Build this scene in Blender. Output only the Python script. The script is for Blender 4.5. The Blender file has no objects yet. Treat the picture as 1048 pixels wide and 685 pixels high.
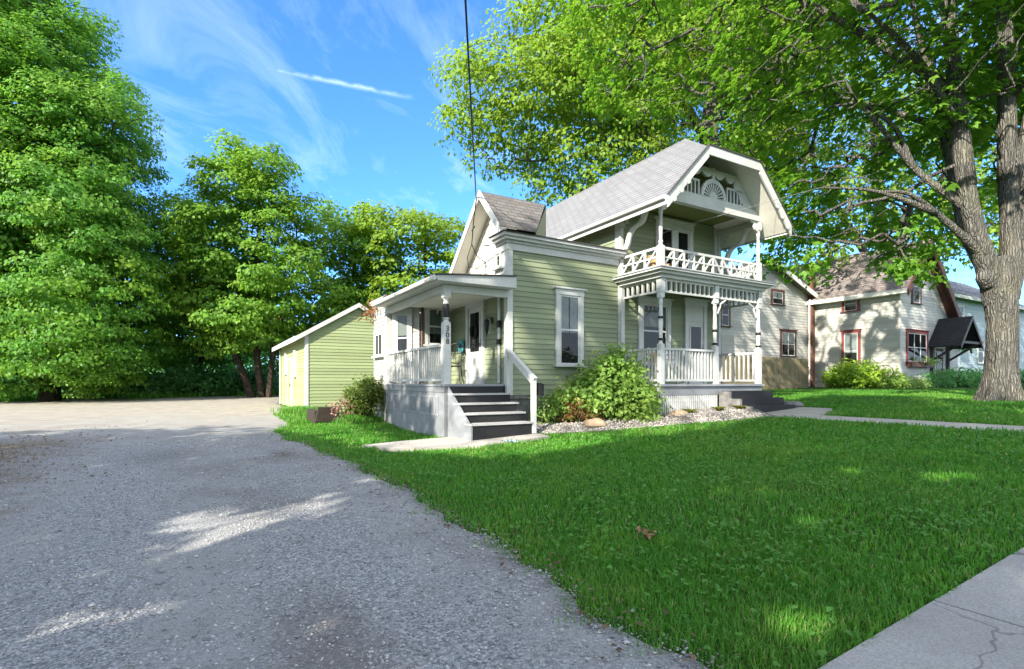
import bpy, math, random
import numpy as np
from mathutils import Vector, noise as mnoise
R = math.radians
PI = math.pi
random.seed(7)
rng = np.random.default_rng(11)
sc = bpy.context.scene
COL = sc.collection

# ------------------------------------------------------------------ frame of the place
# a runs along the street front of the house, b runs back from the street, z up
TH = R(30.29)
U = (math.cos(TH), math.sin(TH)); V = (-math.sin(TH), math.cos(TH))
C0 = (-0.08523, 11.4)
EYE = 1.06
def W(a, b, z=0.0):
    return Vector((C0[0] + a * U[0] + b * V[0], C0[1] + a * U[1] + b * V[1], z))
def loc(X, Y):
    dx, dy = X - C0[0], Y - C0[1]
    return dx * U[0] + dy * U[1], dx * V[0] + dy * V[1]
def smn(x, a, b):
    t = np.clip((x - a) / (b - a), 0, 1); return t * t * (3 - 2 * t)
def gl(a, b):
    """height of the ground in house coordinates (works on arrays)"""
    a = np.asarray(a, float); b = np.asarray(b, float)
    r = np.where(a < 10, .06 * a, .6 + .015 * (np.minimum(a, 40) - 10))
    r2 = -.09 + .012 * (np.maximum(a, -40) + 1.5)
    s = smn(b, -7, 1)
    r = np.where(a < -1.5, np.maximum(r, -.9) * (1 - s) + r2 * s, r)
    r = r + np.where(b > 8, .012 * (np.minimum(b, 60) - 8), 0)
    return r
def gw(X, Y):
    a, b = loc(X, Y); return gl(a, b)
def gz(a, b): return float(gl(a, b))

# ------------------------------------------------------------------ mesh building
class MB:
    def __init__(s): s.v = []; s.f = []
    def add(s, vs, fs):
        o = len(s.v); s.v += [tuple(p) for p in vs]; s.f += [tuple(i + o for i in q) for q in fs]
    def quad(s, *p): s.add(p, [tuple(range(len(p)))])
    def box(s, x0, x1, y0, y1, z0, z1):
        s.hexa([(x0, y0, z0), (x1, y0, z0), (x1, y1, z0), (x0, y1, z0), (x0, y0, z1), (x1, y0, z1), (x1, y1, z1), (x0, y1, z1)])
    def hexa(s, p):
        s.add(p, [(3, 2, 1, 0), (4, 5, 6, 7), (0, 1, 5, 4), (1, 2, 6, 5), (2, 3, 7, 6), (3, 0, 4, 7)])
    def bar(s, p, q, w, h, up=(0, 0, 1)):
        p = Vector(p); q = Vector(q); d = (q - p).normalized(); up = Vector(up)
        if abs(d.dot(up)) > .98: up = Vector((0, 1, 0))
        x = d.cross(up).normalized() * w / 2; y = x.normalized().cross(d).normalized() * h / 2
        s.hexa([p - x - y, p + x - y, p + x + y, p - x + y, q - x - y, q + x - y, q + x + y, q - x + y])
    def tube(s, pts, rad, n=8, cap=True):
        pts = [Vector(p) for p in pts]; rad = rad if hasattr(rad, '__len__') else [rad] * len(pts)
        vs = []; prev = None
        for i, p in enumerate(pts):
            d = (pts[min(i + 1, len(pts) - 1)] - pts[max(i - 1, 0)]).normalized()
            if prev is None:
                x = d.orthogonal().normalized()
            else:
                x = (prev - d * prev.dot(d)); x = x.normalized() if x.length > 1e-6 else d.orthogonal().normalized()
            prev = x; y = d.cross(x)
            for k in range(n):
                t = 2 * PI * k / n
                vs.append(p + (x * math.cos(t) + y * math.sin(t)) * rad[i])
        fs = []
        for i in range(len(pts) - 1):
            for k in range(n):
                a = i * n + k; b = i * n + (k + 1) % n
                fs.append((a, b, b + n, a + n))
        if cap:
            fs.append(tuple(range(n - 1, -1, -1))); fs.append(tuple(range((len(pts) - 1) * n, len(pts) * n)))
        s.add(vs, fs)
    def lathe(s, x, y, prof, n=12):
        s.tube([(x, y, z) for z, r in prof], [r for z, r in prof], n)
    def prism(s, poly, fn, t0, t1):
        """polygon of 2D points, fn(p, q, t) -> point, between depths t0 and t1"""
        n = len(poly)
        vs = [fn(p, q, t0) for p, q in poly] + [fn(p, q, t1) for p, q in poly]
        fs = [tuple(range(n - 1, -1, -1)), tuple(range(n, 2 * n))]
        for i in range(n):
            j = (i + 1) % n; fs.append((i, j, j + n, i + n))
        s.add(vs, fs)
    def build(s, name, m, parent=None, smooth=False):
        me = bpy.data.meshes.new(name)
        me.from_pydata([tuple(p) for p in s.v], [], s.f)
        me.update()
        import bmesh
        bm = bmesh.new(); bm.from_mesh(me); bmesh.ops.recalc_face_normals(bm, faces=bm.faces); bm.to_mesh(me); bm.free()
        if smooth:
            for p in me.polygons: p.use_smooth = True
        return link(name, me, m, parent)
def link(name, me, m, parent=None):
    o = bpy.data.objects.new(name, me); COL.objects.link(o)
    if m is not None: me.materials.append(m)
    if parent is not None: o.parent = parent
    return o
def npmesh(name, verts, nper, m, parent=None):
    """verts (F*nper, 3): one face of nper corners each"""
    verts = np.ascontiguousarray(verts, dtype=np.float32)
    nv = len(verts); nf = nv // nper
    me = bpy.data.meshes.new(name)
    me.vertices.add(nv); me.vertices.foreach_set('co', verts.ravel())
    me.loops.add(nv); me.loops.foreach_set('vertex_index', np.arange(nv, dtype=np.int32))
    me.polygons.add(nf); me.polygons.foreach_set('loop_start', np.arange(0, nv, nper, dtype=np.int32))
    me.polygons.foreach_set('loop_total', np.full(nf, nper, dtype=np.int32))
    me.update(calc_edges=True)
    return link(name, me, m, parent)
def npmesh_idx(name, verts, faces, m, parent=None, smooth=False):
    verts = np.ascontiguousarray(verts, dtype=np.float32); faces = np.ascontiguousarray(faces, dtype=np.int32)
    nf, k = faces.shape
    me = bpy.data.meshes.new(name)
    me.vertices.add(len(verts)); me.vertices.foreach_set('co', verts.ravel())
    me.loops.add(nf * k); me.loops.foreach_set('vertex_index', faces.ravel())
    me.polygons.add(nf); me.polygons.foreach_set('loop_start', np.arange(0, nf * k, k, dtype=np.int32))
    me.polygons.foreach_set('loop_total', np.full(nf, k, dtype=np.int32))
    if smooth: me.polygons.foreach_set('use_smooth', np.ones(nf, dtype=bool))
    me.update(calc_edges=True)
    return link(name, me, m, parent)
def tag(o, label=None, cat=None, group=None, kind=None):
    if label: o['label'] = label
    if cat: o['category'] = cat
    if group: o['group'] = group
    if kind: o['kind'] = kind
    return o
def empty(name, loc, rz=0, label=None, cat=None, group=None):
    o = bpy.data.objects.new(name, None); COL.objects.link(o)
    o.location = loc; o.rotation_euler = (0, 0, rz); o.empty_display_size = .2
    return tag(o, label, cat, group)

class PL:
    """a vertical wall plane in house coordinates; s runs left to right for someone facing the wall, o is out of it"""
    def __init__(s, ox, oy, dx, dy):
        l = math.hypot(dx, dy); s.o = (ox, oy); s.d = (dx / l, dy / l); s.n = (dy / l, -dx / l)
    def P(s, t, z, o=0.0):
        return (s.o[0] + s.d[0] * t + s.n[0] * o, s.o[1] + s.d[1] * t + s.n[1] * o, z)
    def box(s, mb, s0, s1, z0, z1, o0, o1):
        P = s.P
        mb.hexa([P(s0, z0, o1), P(s1, z0, o1), P(s1, z0, o0), P(s0, z0, o0), P(s0, z1, o1), P(s1, z1, o1), P(s1, z1, o0), P(s0, z1, o0)])
def siding(mb, pl, z0, z1, fl, fr, pitch=.115, t=.016, holes=()):
    """lapped boards: each leans out towards its bottom edge"""
    F = lambda f, z: f(z) if callable(f) else f
    z = z0
    while z < z1 - 1e-4:
        zt = min(z + pitch, z1); k = (zt - z) / pitch
        l0, r0, l1, r1 = F(fl, z), F(fr, z), F(fl, zt), F(fr, zt)
        if r0 - l0 > .01:
            if r1 < l1: l1 = r1 = (l1 + r1) / 2
            e0 = t * k + .001
            mb.quad(pl.P(l0, z, e0), pl.P(r0, z, e0), pl.P(r1, zt, .001), pl.P(l1, zt, .001))
            mb.quad(pl.P(l0, z, e0), pl.P(l0, z, 0), pl.P(r0, z, 0), pl.P(r0, z, e0))
            mb.quad(pl.P(l0, z, e0), pl.P(l1, zt, .001), pl.P(l1, zt, 0), pl.P(l0, z, 0))
            mb.quad(pl.P(r0, z, e0), pl.P(r1, zt, .001), pl.P(r1, zt, 0), pl.P(r0, z, 0))
        z = zt

# ------------------------------------------------------------------ materials
MATS = {}
def nodes(name):
    m = bpy.data.materials.new(name); m.use_nodes = True
    nt = m.node_tree; nt.nodes.clear()
    return m, nt, nt.nodes, nt.links
def N(nt, typ, **kw):
    n = nt.nodes.new(typ)
    for k, v in kw.items():
        if k.startswith('i_'):
            key = k[2:]; key = int(key) if key.isdigit() else key
            n.inputs[key].default_value = v
        else: setattr(n, k, v)
    return n
def ramp(nt, fac, stops, interp='LINEAR'):
    r = nt.nodes.new('ShaderNodeValToRGB'); r.color_ramp.interpolation = interp
    els = r.color_ramp.elements
    while len(els) < len(stops): els.new(.5)
    for e, (p, c) in zip(els, stops):
        e.position = p; e.color = (c[0], c[1], c[2], 1) if hasattr(c, '__len__') else (c, c, c, 1)
    nt.links.new(fac, r.inputs[0]); return r.outputs[0]
def mixc(nt, fac, a, b, mode='MIX'):
    m = nt.nodes.new('ShaderNodeMix'); m.data_type = 'RGBA'; m.blend_type = mode
    for sock, val in ((m.inputs[0], fac), (m.inputs[6], a), (m.inputs[7], b)):
        if hasattr(val, 'is_linked'): nt.links.new(val, sock)
        else: sock.default_value = (*val, 1) if hasattr(val, '__len__') else val
    return m.outputs[2]
def coords(nt, scale=(1, 1, 1), kind='Object'):
    t = N(nt, 'ShaderNodeTexCoord'); mp = N(nt, 'ShaderNodeMapping'); mp.inputs['Scale'].default_value = scale
    nt.links.new(t.outputs[kind], mp.inputs[0]); return mp.outputs[0]
def noise(nt, vec, scale, detail=4, rough=.55):
    n = N(nt, 'ShaderNodeTexNoise'); n.inputs['Scale'].default_value = scale; n.inputs['Detail'].default_value = detail
    n.inputs['Roughness'].default_value = rough; nt.links.new(vec, n.inputs['Vector']); return n.outputs['Fac']
def finish(nt, col, rough=.7, bump=None, metallic=0., spec=.35):
    p = N(nt, 'ShaderNodeBsdfPrincipled'); o = N(nt, 'ShaderNodeOutputMaterial')
    if hasattr(col, 'is_linked'): nt.links.new(col, p.inputs['Base Color'])
    else: p.inputs['Base Color'].default_value = (*col, 1)
    if hasattr(rough, 'is_linked'): nt.links.new(rough, p.inputs['Roughness'])
    else: p.inputs['Roughness'].default_value = rough
    p.inputs['Metallic'].default_value = metallic; p.inputs['Specular IOR Level'].default_value = spec
    if bump:
        b = N(nt, 'ShaderNodeBump'); b.inputs['Strength'].default_value = bump[1]; b.inputs['Distance'].default_value = bump[2]
        nt.links.new(bump[0], b.inputs['Height']); nt.links.new(b.outputs[0], p.inputs['Normal'])
    nt.links.new(p.outputs[0], o.inputs[0]); return p
def paint(name, c, dirt=None, amt=.35, scale=(1.2, 1.2, 2.5), rough=.55, fine=30, bump=.15):
    """weathered paint: patchy dirt and streaks that belong to the surface"""
    if name in MATS: return MATS[name]
    m, nt, nn, ln = nodes(name)
    dirt = dirt or tuple(x * .6 for x in c)
    v = coords(nt, scale)
    n1 = noise(nt, v, 1.6, 6, .62); n2 = noise(nt, coords(nt, (fine, fine, fine * .35)), 1, 3)
    f1 = ramp(nt, n1, [(.42, 0), (.75, amt)]); f2 = ramp(nt, n2, [(.45, 0), (.8, amt * .5)])
    c1 = mixc(nt, f1, c, dirt); c2 = mixc(nt, f2, c1, tuple(x * .72 for x in dirt))
    if 'clapboard' in name:
        geo = N(nt, 'ShaderNodeNewGeometry')
        c2 = mixc(nt, 1.0, c2, ramp(nt, geo.outputs['Random Per Island'], [(0, .84), (.5, .97), (1, 1.06)]), 'MULTIPLY')
    finish(nt, c2, rough, (n2, bump, .01))
    MATS[name] = m; return m
def plain(name, c, rough=.6, metallic=0., var=.25, scale=12, bump=.2, spec=.35):
    if name in MATS: return MATS[name]
    m, nt, nn, ln = nodes(name)
    n1 = noise(nt, coords(nt), scale, 5)
    f = ramp(nt, n1, [(.3, 0), (.7, 1)])
    finish(nt, mixc(nt, f, tuple(x * (1 - var) for x in c), tuple(min(1, x * (1 + var)) for x in c)), rough, (n1, bump, .01), metallic, spec)
    MATS[name] = m; return m
def leafmat(name, c, trans, var=.35, yellow=(.16, .20, .03), amt=.25):
    if name in MATS: return MATS[name]
    m, nt, nn, ln = nodes(name)
    geo = N(nt, 'ShaderNodeNewGeometry')
    lo = tuple(x * (1 - var) for x in c); hi = tuple(x * (1 + var) for x in c)
    c1 = ramp(nt, geo.outputs['Random Per Island'], [(0, lo), (.6, c), (1, hi)])
    n1 = noise(nt, coords(nt, (1, 1, 1)), .55, 3)
    c2 = mixc(nt, ramp(nt, n1, [(.45, 0), (.75, amt)]), c1, yellow)
    d = N(nt, 'ShaderNodeBsdfPrincipled'); d.inputs['Roughness'].default_value = .5; d.inputs['Specular IOR Level'].default_value = .3
    ln.new(c2, d.inputs['Base Color'])
    t = N(nt, 'ShaderNodeBsdfTranslucent'); ln.new(mixc(nt, .6, c2, trans), t.inputs[0])
    mx = N(nt, 'ShaderNodeMixShader'); mx.inputs[0].default_value = .48
    ln.new(d.outputs[0], mx.inputs[1]); ln.new(t.outputs[0], mx.inputs[2])
    o = N(nt, 'ShaderNodeOutputMaterial'); ln.new(mx.outputs[0], o.inputs[0])
    MATS[name] = m; return m
def shingle(name, c1, c2, mode, row=.1, width=.3, mort=(.12, .11, .11)):
    """mode 'b': courses run along b (slope across a); mode 'a': courses run along a"""
    m, nt, nn, ln = nodes(name)
    t = N(nt, 'ShaderNodeTexCoord'); sx = N(nt, 'ShaderNodeSeparateXYZ'); ln.new(t.outputs['Object'], sx.inputs[0])
    cx = N(nt, 'ShaderNodeCombineXYZ'); ln.new(sx.outputs[1 if mode == 'b' else 0], cx.inputs[0]); ln.new(sx.outputs[2], cx.inputs[1])
    br = N(nt, 'ShaderNodeTexBrick'); br.offset = .5
    br.inputs['Scale'].default_value = 1; br.inputs['Brick Width'].default_value = width; br.inputs['Row Height'].default_value = row
    br.inputs['Mortar Size'].default_value = .014; br.inputs['Mortar Smooth'].default_value = .3; br.inputs['Bias'].default_value = 0
    br.inputs['Color1'].default_value = (*c1, 1); br.inputs['Color2'].default_value = (*c2, 1); br.inputs['Mortar'].default_value = (*mort, 1)
    ln.new(cx.outputs[0], br.inputs['Vector'])
    v = coords(nt)
    n1 = noise(nt, v, 1.1, 5, .6); n2 = noise(nt, v, 60, 2)
    col = mixc(nt, ramp(nt, n1, [(.38, 0), (.72, .45)]), br.outputs['Color'], tuple(x * .62 for x in c1))
    col = mixc(nt, ramp(nt, n2, [(.3, .25), (.7, 0)]), col, (.05, .05, .05))
    h = N(nt, 'ShaderNodeMath', operation='SUBTRACT'); ln.new(n2, h.inputs[0]); ln.new(br.outputs['Fac'], h.inputs[1])
    finish(nt, col, .9, (h.outputs[0], .8, .02), spec=.15)
    MATS[name] = m; return m
def glassmat(name, dark=(.012, .016, .018)):
    m, nt, nn, ln = nodes(name)
    t = N(nt, 'ShaderNodeBsdfTransparent'); t.inputs[0].default_value = (.75, .8, .8, 1)
    g = N(nt, 'ShaderNodeBsdfGlossy'); g.inputs['Roughness'].default_value = .03
    bp = N(nt, 'ShaderNodeBump'); bp.inputs['Strength'].default_value = .06; bp.inputs['Distance'].default_value = .02
    ln.new(noise(nt, coords(nt), 3.5, 2), bp.inputs['Height']); ln.new(bp.outputs[0], g.inputs['Normal'])
    f = N(nt, 'ShaderNodeFresnel'); f.inputs[0].default_value = 1.55
    mp = N(nt, 'ShaderNodeMath', operation='MULTIPLY_ADD'); ln.new(f.outputs[0], mp.inputs[0]); mp.inputs[1].default_value = .7; mp.inputs[2].default_value = .005
    mx = N(nt, 'ShaderNodeMixShader'); ln.new(mp.outputs[0], mx.inputs[0]); ln.new(t.outputs[0], mx.inputs[1]); ln.new(g.outputs[0], mx.inputs[2])
    o = N(nt, 'ShaderNodeOutputMaterial'); ln.new(mx.outputs[0], o.inputs[0])
    MATS[name] = m; return m

M_GREEN = paint('sage_clapboard_paint', (.252, .288, .182), (.21, .25, .14), .45)
M_LIME = paint('lime_clapboard_paint', (.33, .39, .20), (.28, .33, .16), .4)
M_WHITE = paint('white_trim_paint', (.58, .585, .57), (.34, .34, .31), .45)
M_CREAM = paint('cream_board_paint', (.78, .76, .68), (.55, .52, .45), .4)
M_WSIDE = paint('white_clapboard_paint', (.47, .465, .43), (.33, .33, .29), .4)
M_GREYP = paint('grey_deck_paint', (.30, .31, .34), (.16, .16, .17), .6)
M_TREAD = paint('worn_pale_tread', (.45, .44, .44), (.25, .24, .24), .6)
M_BLACK = paint('black_stair_paint', (.010, .010, .012), (.032, .030, .029), .6)
M_BLKMET = plain('black_iron', (.015, .015, .016), .45, .3)
M_CAP = paint('dark_roof_edge', (.07, .06, .06), (.04, .04, .04), .5)
M_SKIRT = paint('pale_blue_grey_skirt', (.25, .262, .28), (.15, .155, .165), .7)
M_CEIL = paint('green_ceiling_paint', (.20, .235, .075), (.15, .17, .06), .4)
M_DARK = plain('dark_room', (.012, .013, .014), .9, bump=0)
M_CURT = plain('pale_curtain', (.42, .45, .45), .9, var=.15, scale=20)
M_BLIND = plain('grey_blind', (.26, .27, .25), .9, var=.15, scale=20)
M_RED = paint('maroon_trim_paint', (.20, .055, .05), (.12, .04, .035), .4)
M_BROWN = paint('dark_brown_trim_paint', (.09, .035, .028), (.05, .025, .02), .4)
M_BLUES = paint('blue_grey_clapboard_paint', (.36, .44, .48), (.28, .34, .36), .3)
M_GLASS = glassmat('window_glass')
M_ROOF = shingle('grey_shingle', (.265, .268, .288), (.215, .22, .24), 'b', row=.10, width=.32, mort=(.15, .145, .15))
M_ROOFC = shingle('grey_clip_shingle', (.265, .268, .288), (.215, .22, .24), 'a', row=.07, width=.32, mort=(.15, .145, .15))
M_ROOFB = shingle('brown_shingle', (.235, .215, .20), (.165, .15, .14), 'a', row=.10, width=.26)
M_ROOFN = shingle('tan_brown_shingle', (.29, .24, .22), (.22, .185, .17), 'b', row=.12, width=.3)
M_ROOFD = shingle('dark_shingle', (.045, .045, .05), (.03, .03, .035), 'b', row=.10, width=.3, mort=(.015, .015, .015))
M_ROOFG = shingle('blue_grey_shingle', (.23, .24, .27), (.18, .19, .22), 'a', row=.12, width=.3)
M_STONE = plain('foundation_stone', (.17, .165, .16), .9, var=.4, scale=6, bump=.6)
# ------------------------------------------------------------------ openings
def window(par, pl, s0, s1, z0, z1, trim=None, cw=.11, hc=.13, rows=2, cols=1, curtain=None, cap=True, base_o=0.017, sill=True, dark=None, meet=.5):
    trim = trim or M_WHITE
    f = MB(); o1 = base_o + .045
    pl.box(f, s0, s0 + cw, z0 + .05, z1 - hc, 0, o1); pl.box(f, s1 - cw, s1, z0 + .05, z1 - hc, 0, o1)
    pl.box(f, s0 - .015, s1 + .015, z1 - hc, z1, 0, o1 + .006)
    if cap: pl.box(f, s0 - .06, s1 + .06, z1 + .002, z1 + .04, 0, o1 + .05)
    if sill: pl.box(f, s0 - .05, s1 + .05, z0, z0 + .048, 0, o1 + .055)
    w = f.build('window', trim, par)
    i0, i1, j0, j1 = s0 + cw, s1 - cw, z0 + .05, z1 - hc
    sh = MB(); k = .045; so = base_o + .03
    zm = j0 + (j1 - j0) * meet
    for a, b in ((i0, i0 + k), (i1 - k, i1)): pl.box(sh, a + .001, b - .001, j0 + .001, j1 - .001, 0, so)
    zs = (j0, zm, j1) if rows == 2 else (j0, j1)
    for q in zs:
        lo, hi = (q, q + k) if q == j0 else (q - k, q) if q == j1 else (q - k / 2, q + k / 2)
        pl.box(sh, i0 + k, i1 - k, lo + .001, hi - .001, 0, so - .002)
    for c in range(1, cols):
        x = i0 + (i1 - i0) * c / cols
        pl.box(sh, x - k / 2, x + k / 2, j0 + k, j1 - k, 0, so + .002)
    sh.build('sash', M_WHITE, w)
    d = MB(); pl.box(d, i0 + .01, i1 - .01, j0 + .01, j1 - .01, base_o, base_o + .004); d.build('dark_backing', M_DARK, w)
    if curtain:
        c = MB(); n = 26
        ctop, cbot, mt = curtain
        for half in ((i0 + k, i0 + (i1 - i0) * .47), (i0 + (i1 - i0) * .53, i1 - k)) if mt is M_CURT else ((i0 + k, i1 - k),):
            pts = [half[0] + (half[1] - half[0]) * q / n for q in range(n + 1)]
            zt = j0 + (j1 - j0) * ctop; zb = j0 + (j1 - j0) * cbot
            for q in range(n):
                e0 = base_o + .009 + .004 * math.sin(q * 1.9); e1 = base_o + .009 + .004 * math.sin((q + 1) * 1.9)
                c.quad(pl.P(pts[q], zb, e0), pl.P(pts[q + 1], zb, e1), pl.P(pts[q + 1], zt, e1), pl.P(pts[q], zt, e0))
        c.build('blind' if mt is M_BLIND else 'curtain', mt, w)
    g = MB(); g.quad(pl.P(i0 + .01, j0 + .01, so - .009), pl.P(i1 - .01, j0 + .01, so - .009), pl.P(i1 - .01, j1 - .01, so - .009), pl.P(i0 + .01, j1 - .01, so - .009))
    g.build('pane', M_GLASS, w)
    return w
def door(par, pl, s0, s1, z0, z1, glass, cw=.12, hc=.14, mat=None, base_o=.017, transom=None, knob_left=False, slab=None):
    mat = mat or M_WHITE; slab = slab or mat
    i0, i1, jt = s0 + cw, s1 - cw, (transom or z1 - hc)
    d = MB(); pl.box(d, i0, i1, z0, jt, 0, base_o + .028)
    x0, x1 = i0 + .11, i1 - .11
    w = i1 - i0
    # raised stiles round the glass and a lower panel
    gz0, gz1 = z0 + (jt - z0) * glass[0], z0 + (jt - z0) * glass[1]
    o = d.build('door', slab, par)
    f = MB()
    pl.box(f, s0, i0 - .001, z0, z1 - hc, 0, base_o + .055); pl.box(f, i1 + .001, s1, z0, z1 - hc, 0, base_o + .055)
    pl.box(f, s0 - .02, s1 + .02, z1 - hc, z1, 0, base_o + .06)
    pl.box(f, s0 - .07, s1 + .07, z1 + .002, z1 + .05, 0, base_o + .11)
    if transom: pl.box(f, i0, i1, jt + .002, z1 - hc - .002, 0, base_o + .035)
    f.build('door_casing', mat, o)
    r = MB(); t = base_o + .04
    for a, b, c, e in ((x0 - .05, x0, gz0 - .05, gz1 + .05), (x1, x1 + .05, gz0 - .05, gz1 + .05), (x0, x1, gz1, gz1 + .05), (x0, x1, gz0 - .05, gz0)):
        pl.box(r, a, b, c, e, base_o + .028, t)
    if glass[0] > .3:
        zz = z0 + .16; zt = gz0 - .14
        for a, b, c, e in ((x0, x0 + .03, zz, zt), (x1 - .03, x1, zz, zt), (x0 + .03, x1 - .03, zz, zz + .03), (x0 + .03, x1 - .03, zt - .03, zt)):
            pl.box(r, a, b, c, e, base_o + .028, t - .003)
    r.build('door_moulding', slab, o)
    b = MB(); pl.box(b, x0, x1, gz0, gz1, base_o + .028, base_o + .030); b.build('dark_backing', M_DARK, o)
    g = MB(); g.quad(pl.P(x0, gz0, base_o + .036), pl.P(x1, gz0, base_o + .036), pl.P(x1, gz1, base_o + .036), pl.P(x0, gz1, base_o + .036)); g.build('pane', M_GLASS, o)
    k = MB(); kx = i0 + .06 if knob_left else i1 - .06
    p = pl.P(kx, z0 + .95, base_o + .03); q = pl.P(kx, z0 + .95, base_o + .07); q2 = pl.P(kx, z0 + .95, base_o + .10)
    k.tube([p, q, q, q2], [.012, .012, .03, .025], 10); pl.box(k, kx - .02, kx + .02, z0 + .88, z0 + 1.08, base_o + .028, base_o + .036)
    k.build('handle', M_BLKMET, o)
    return o

HS = empty('victorian_house', W(0, 0, 0), TH, 'sage green clapboard house with white gingerbread porches and a clipped front gable', 'house')
FRONT = PL(0, 0, 1, 0)
SIDE = PL(0, 0, 0, -1)            # faces the drive; s = -b
FZ = 1.02                          # porch floors
# ---- front wing
w = MB(); siding(w, FRONT, .78, 3.96, .1, 3.14); w.build('front_wing_wall', M_GREEN, HS)
fd = MB(); fd.box(.03, 3.2, .03, 3.0, -.35, .776); fd.box(0.02, 3.22, -.02, .03, .70, .776); fd.build('foundation', M_STONE, HS)
core = MB(); core.box(.004, 3.19, .004, 3.05, .78, 4.2); core.build('wing_core', M_GREEN, HS)
cb = MB(); cb.hexa([(-.035, -.035, .78), (.1, -.035, .78), (.1, 0, .78), (-.035, .12, .78), (-.035, -.035, 3.95), (.1, -.035, 3.95), (.1, 0, 3.95), (-.035, .12, 3.95)]); cb.build('corner_board', M_WHITE, HS)
cb = MB(); cb.box(3.14, 3.25, -.035, 0, .78, 3.95); cb.build('corner_board', M_WHITE, HS)
fz = MB(); fz.box(-.045, 3.24, -.045, 0, 3.952, 4.10); fz.box(-.045, 0, 0, .5, 3.952, 4.10); fz.build('frieze_board', M_WHITE, HS)
cn = MB()
for z0, z1, o in ((4.10, 4.15, .09), (4.15, 4.21, .17), (4.21, 4.27, .23)): cn.box(-o, 3.22, -o, .1, z0 + .001, z1, ); cn.box(-o, .1, .101, .42, z0 + .001, z1)
cn.build('cornice', M_WHITE, HS)
ce = MB(); ce.hexa([(-.26, -.26, 4.272), (3.19, -.26, 4.272), (3.19, 3.0, 4.272), (-.26, .44, 4.272), (-.26, -.26, 4.295), (3.19, -.26, 4.295), (3.19, 3.0, 4.36), (-.26, .44, 4.30)]); ce.build('flat_roof', M_CAP, HS)
window(HS, FRONT, 1.24, 2.03, 1.42, 3.22, curtain=(1, .46, M_CURT), cap=True)
# ---- wing gable facing the drive
pb, pz = .53, 5.32
sf, sb = 1.08, .93
def zroof(b): return pz - sf * (pb - b) if b < pb else pz - sb * (b - pb)
rf = MB()
def slab(mb, pts, t):
    n = len(pts); lo = [(x, y, z - t) for x, y, z in pts]
    mb.add(list(pts) + lo, [tuple(range(n)), tuple(range(2 * n - 1, n - 1, -1))] + [(i, i + n, (i + 1) % n + n, (i + 1) % n) for i in range(n)])
fb = -.36; ov = -.42
slab(rf, [(ov, fb, zroof(fb)), (.50, fb, zroof(fb)), (1.32, pb, pz), (ov, pb, pz)], .05)
rf.build('wing_gable_roof', M_ROOFB, HS)
rb = MB(); slab(rb, [(ov, pb + .001, pz), (1.36, pb + .001, pz), (1.36, 3.0, zroof(3.0)), (ov, 3.0, zroof(3.0))], .05); rb.build('wing_gable_roof', M_ROOFB, HS)
hk = MB(); hk.quad((.52, fb + .06, 4.3), (1.34, pb - .02, 4.3), (1.34, pb - .02, pz - .06), (.52, fb + .06, zroof(fb) - .05)); hk.quad((1.34, pb, 4.3), (1.34, 1.6, 4.3), (1.34, pb, pz - .06)); hk.build('gable_end_wall', M_GREEN, HS)
bg = MB()
for b0, b1 in ((fb, pb), (pb, 3.0)):
    z0, z1 = zroof(b0), zroof(b1)
    bg.hexa([(ov - .03, b0, z0 - .17), (ov, b0, z0 - .17), (ov, b1, z1 - .17), (ov - .03, b1, z1 - .17), (ov - .03, b0, z0 + .02), (ov, b0, z0 + .02), (ov, b1, z1 + .02), (ov - .03, b1, z1 + .02)])
bg.build('bargeboard', M_WHITE, HS)
so = MB()
for b0, b1 in ((fb, pb), (pb, 3.0)):
    z0, z1 = zroof(b0) - .06, zroof(b1) - .06
    so.quad((ov, b0, z0), (ov, b1, z1), (0, b1, z1), (0, b0, z0))
so.build('gable_soffit', M_CREAM, HS)
gw_ = MB(); GP = PL(0, 0, 0, -1)
siding(gw_, GP, 3.3, 5.25, lambda z: -(pb + (pz - z) / sb) + .08, lambda z: -max(0.0, pb - (pz - z) / sf) - .06 if z > 4.1 else -.13, .16, .014)
gw_.build('gable_wall', M_CREAM, HS)
gt = MB()
gt.hexa([(-.03, .0, 4.0), (0, .0, 4.0), (0, 2.2, 3.75), (-.03, 2.2, 3.75), (-.03, .0, 4.1), (0, .0, 4.1), (0, 2.2, 3.85), (-.03, 2.2, 3.85)]); gt.build('belt_board', M_WHITE, HS)
window(HS, SIDE, -.52, -.22, 3.58, 3.98, cw=.05, hc=.05, rows=1, cap=False)
# ---- side wall behind the entry porch
sw = MB(); siding(sw, SIDE, FZ, 3.35, -3.06, -.125); sw.build('side_wall', M_GREEN, HS)
door(HS, SIDE, -2.02, -1.06, FZ, 3.02, (.42, .93), knob_left=False)
dsp = MB(); dsp.tube([(-.05, .32, 1.05), (-.05, .32, 3.0)], .035, 8); dsp.build('downspout', M_WHITE, HS)
for z in (2.28, 1.9):
    q = MB(); q.box(-.09, -.005, .27, .37, z, z + .12 if z < 2 else z + .16); q.build('meter_box', M_BLKMET, HS)
sn = MB(); x, y = -.03, .72
sn.box(-.03, -.018, .68, .76, 2.42, 2.56); sn.tube([(-.03, .72, 2.5), (-.10, .72, 2.56), (-.15, .72, 2.5)], .01, 6)
sn.tube([(-.15, .72, 2.5), (-.15, .72, 2.47), (-.15, .72, 2.46), (-.15, .72, 2.26), (-.15, .72, 2.18), (-.15, .72, 2.1)], [.02, .07, .06, .045, .02, .004], 8)
sn.build('wall_lantern', M_BLKMET, HS)
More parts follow.
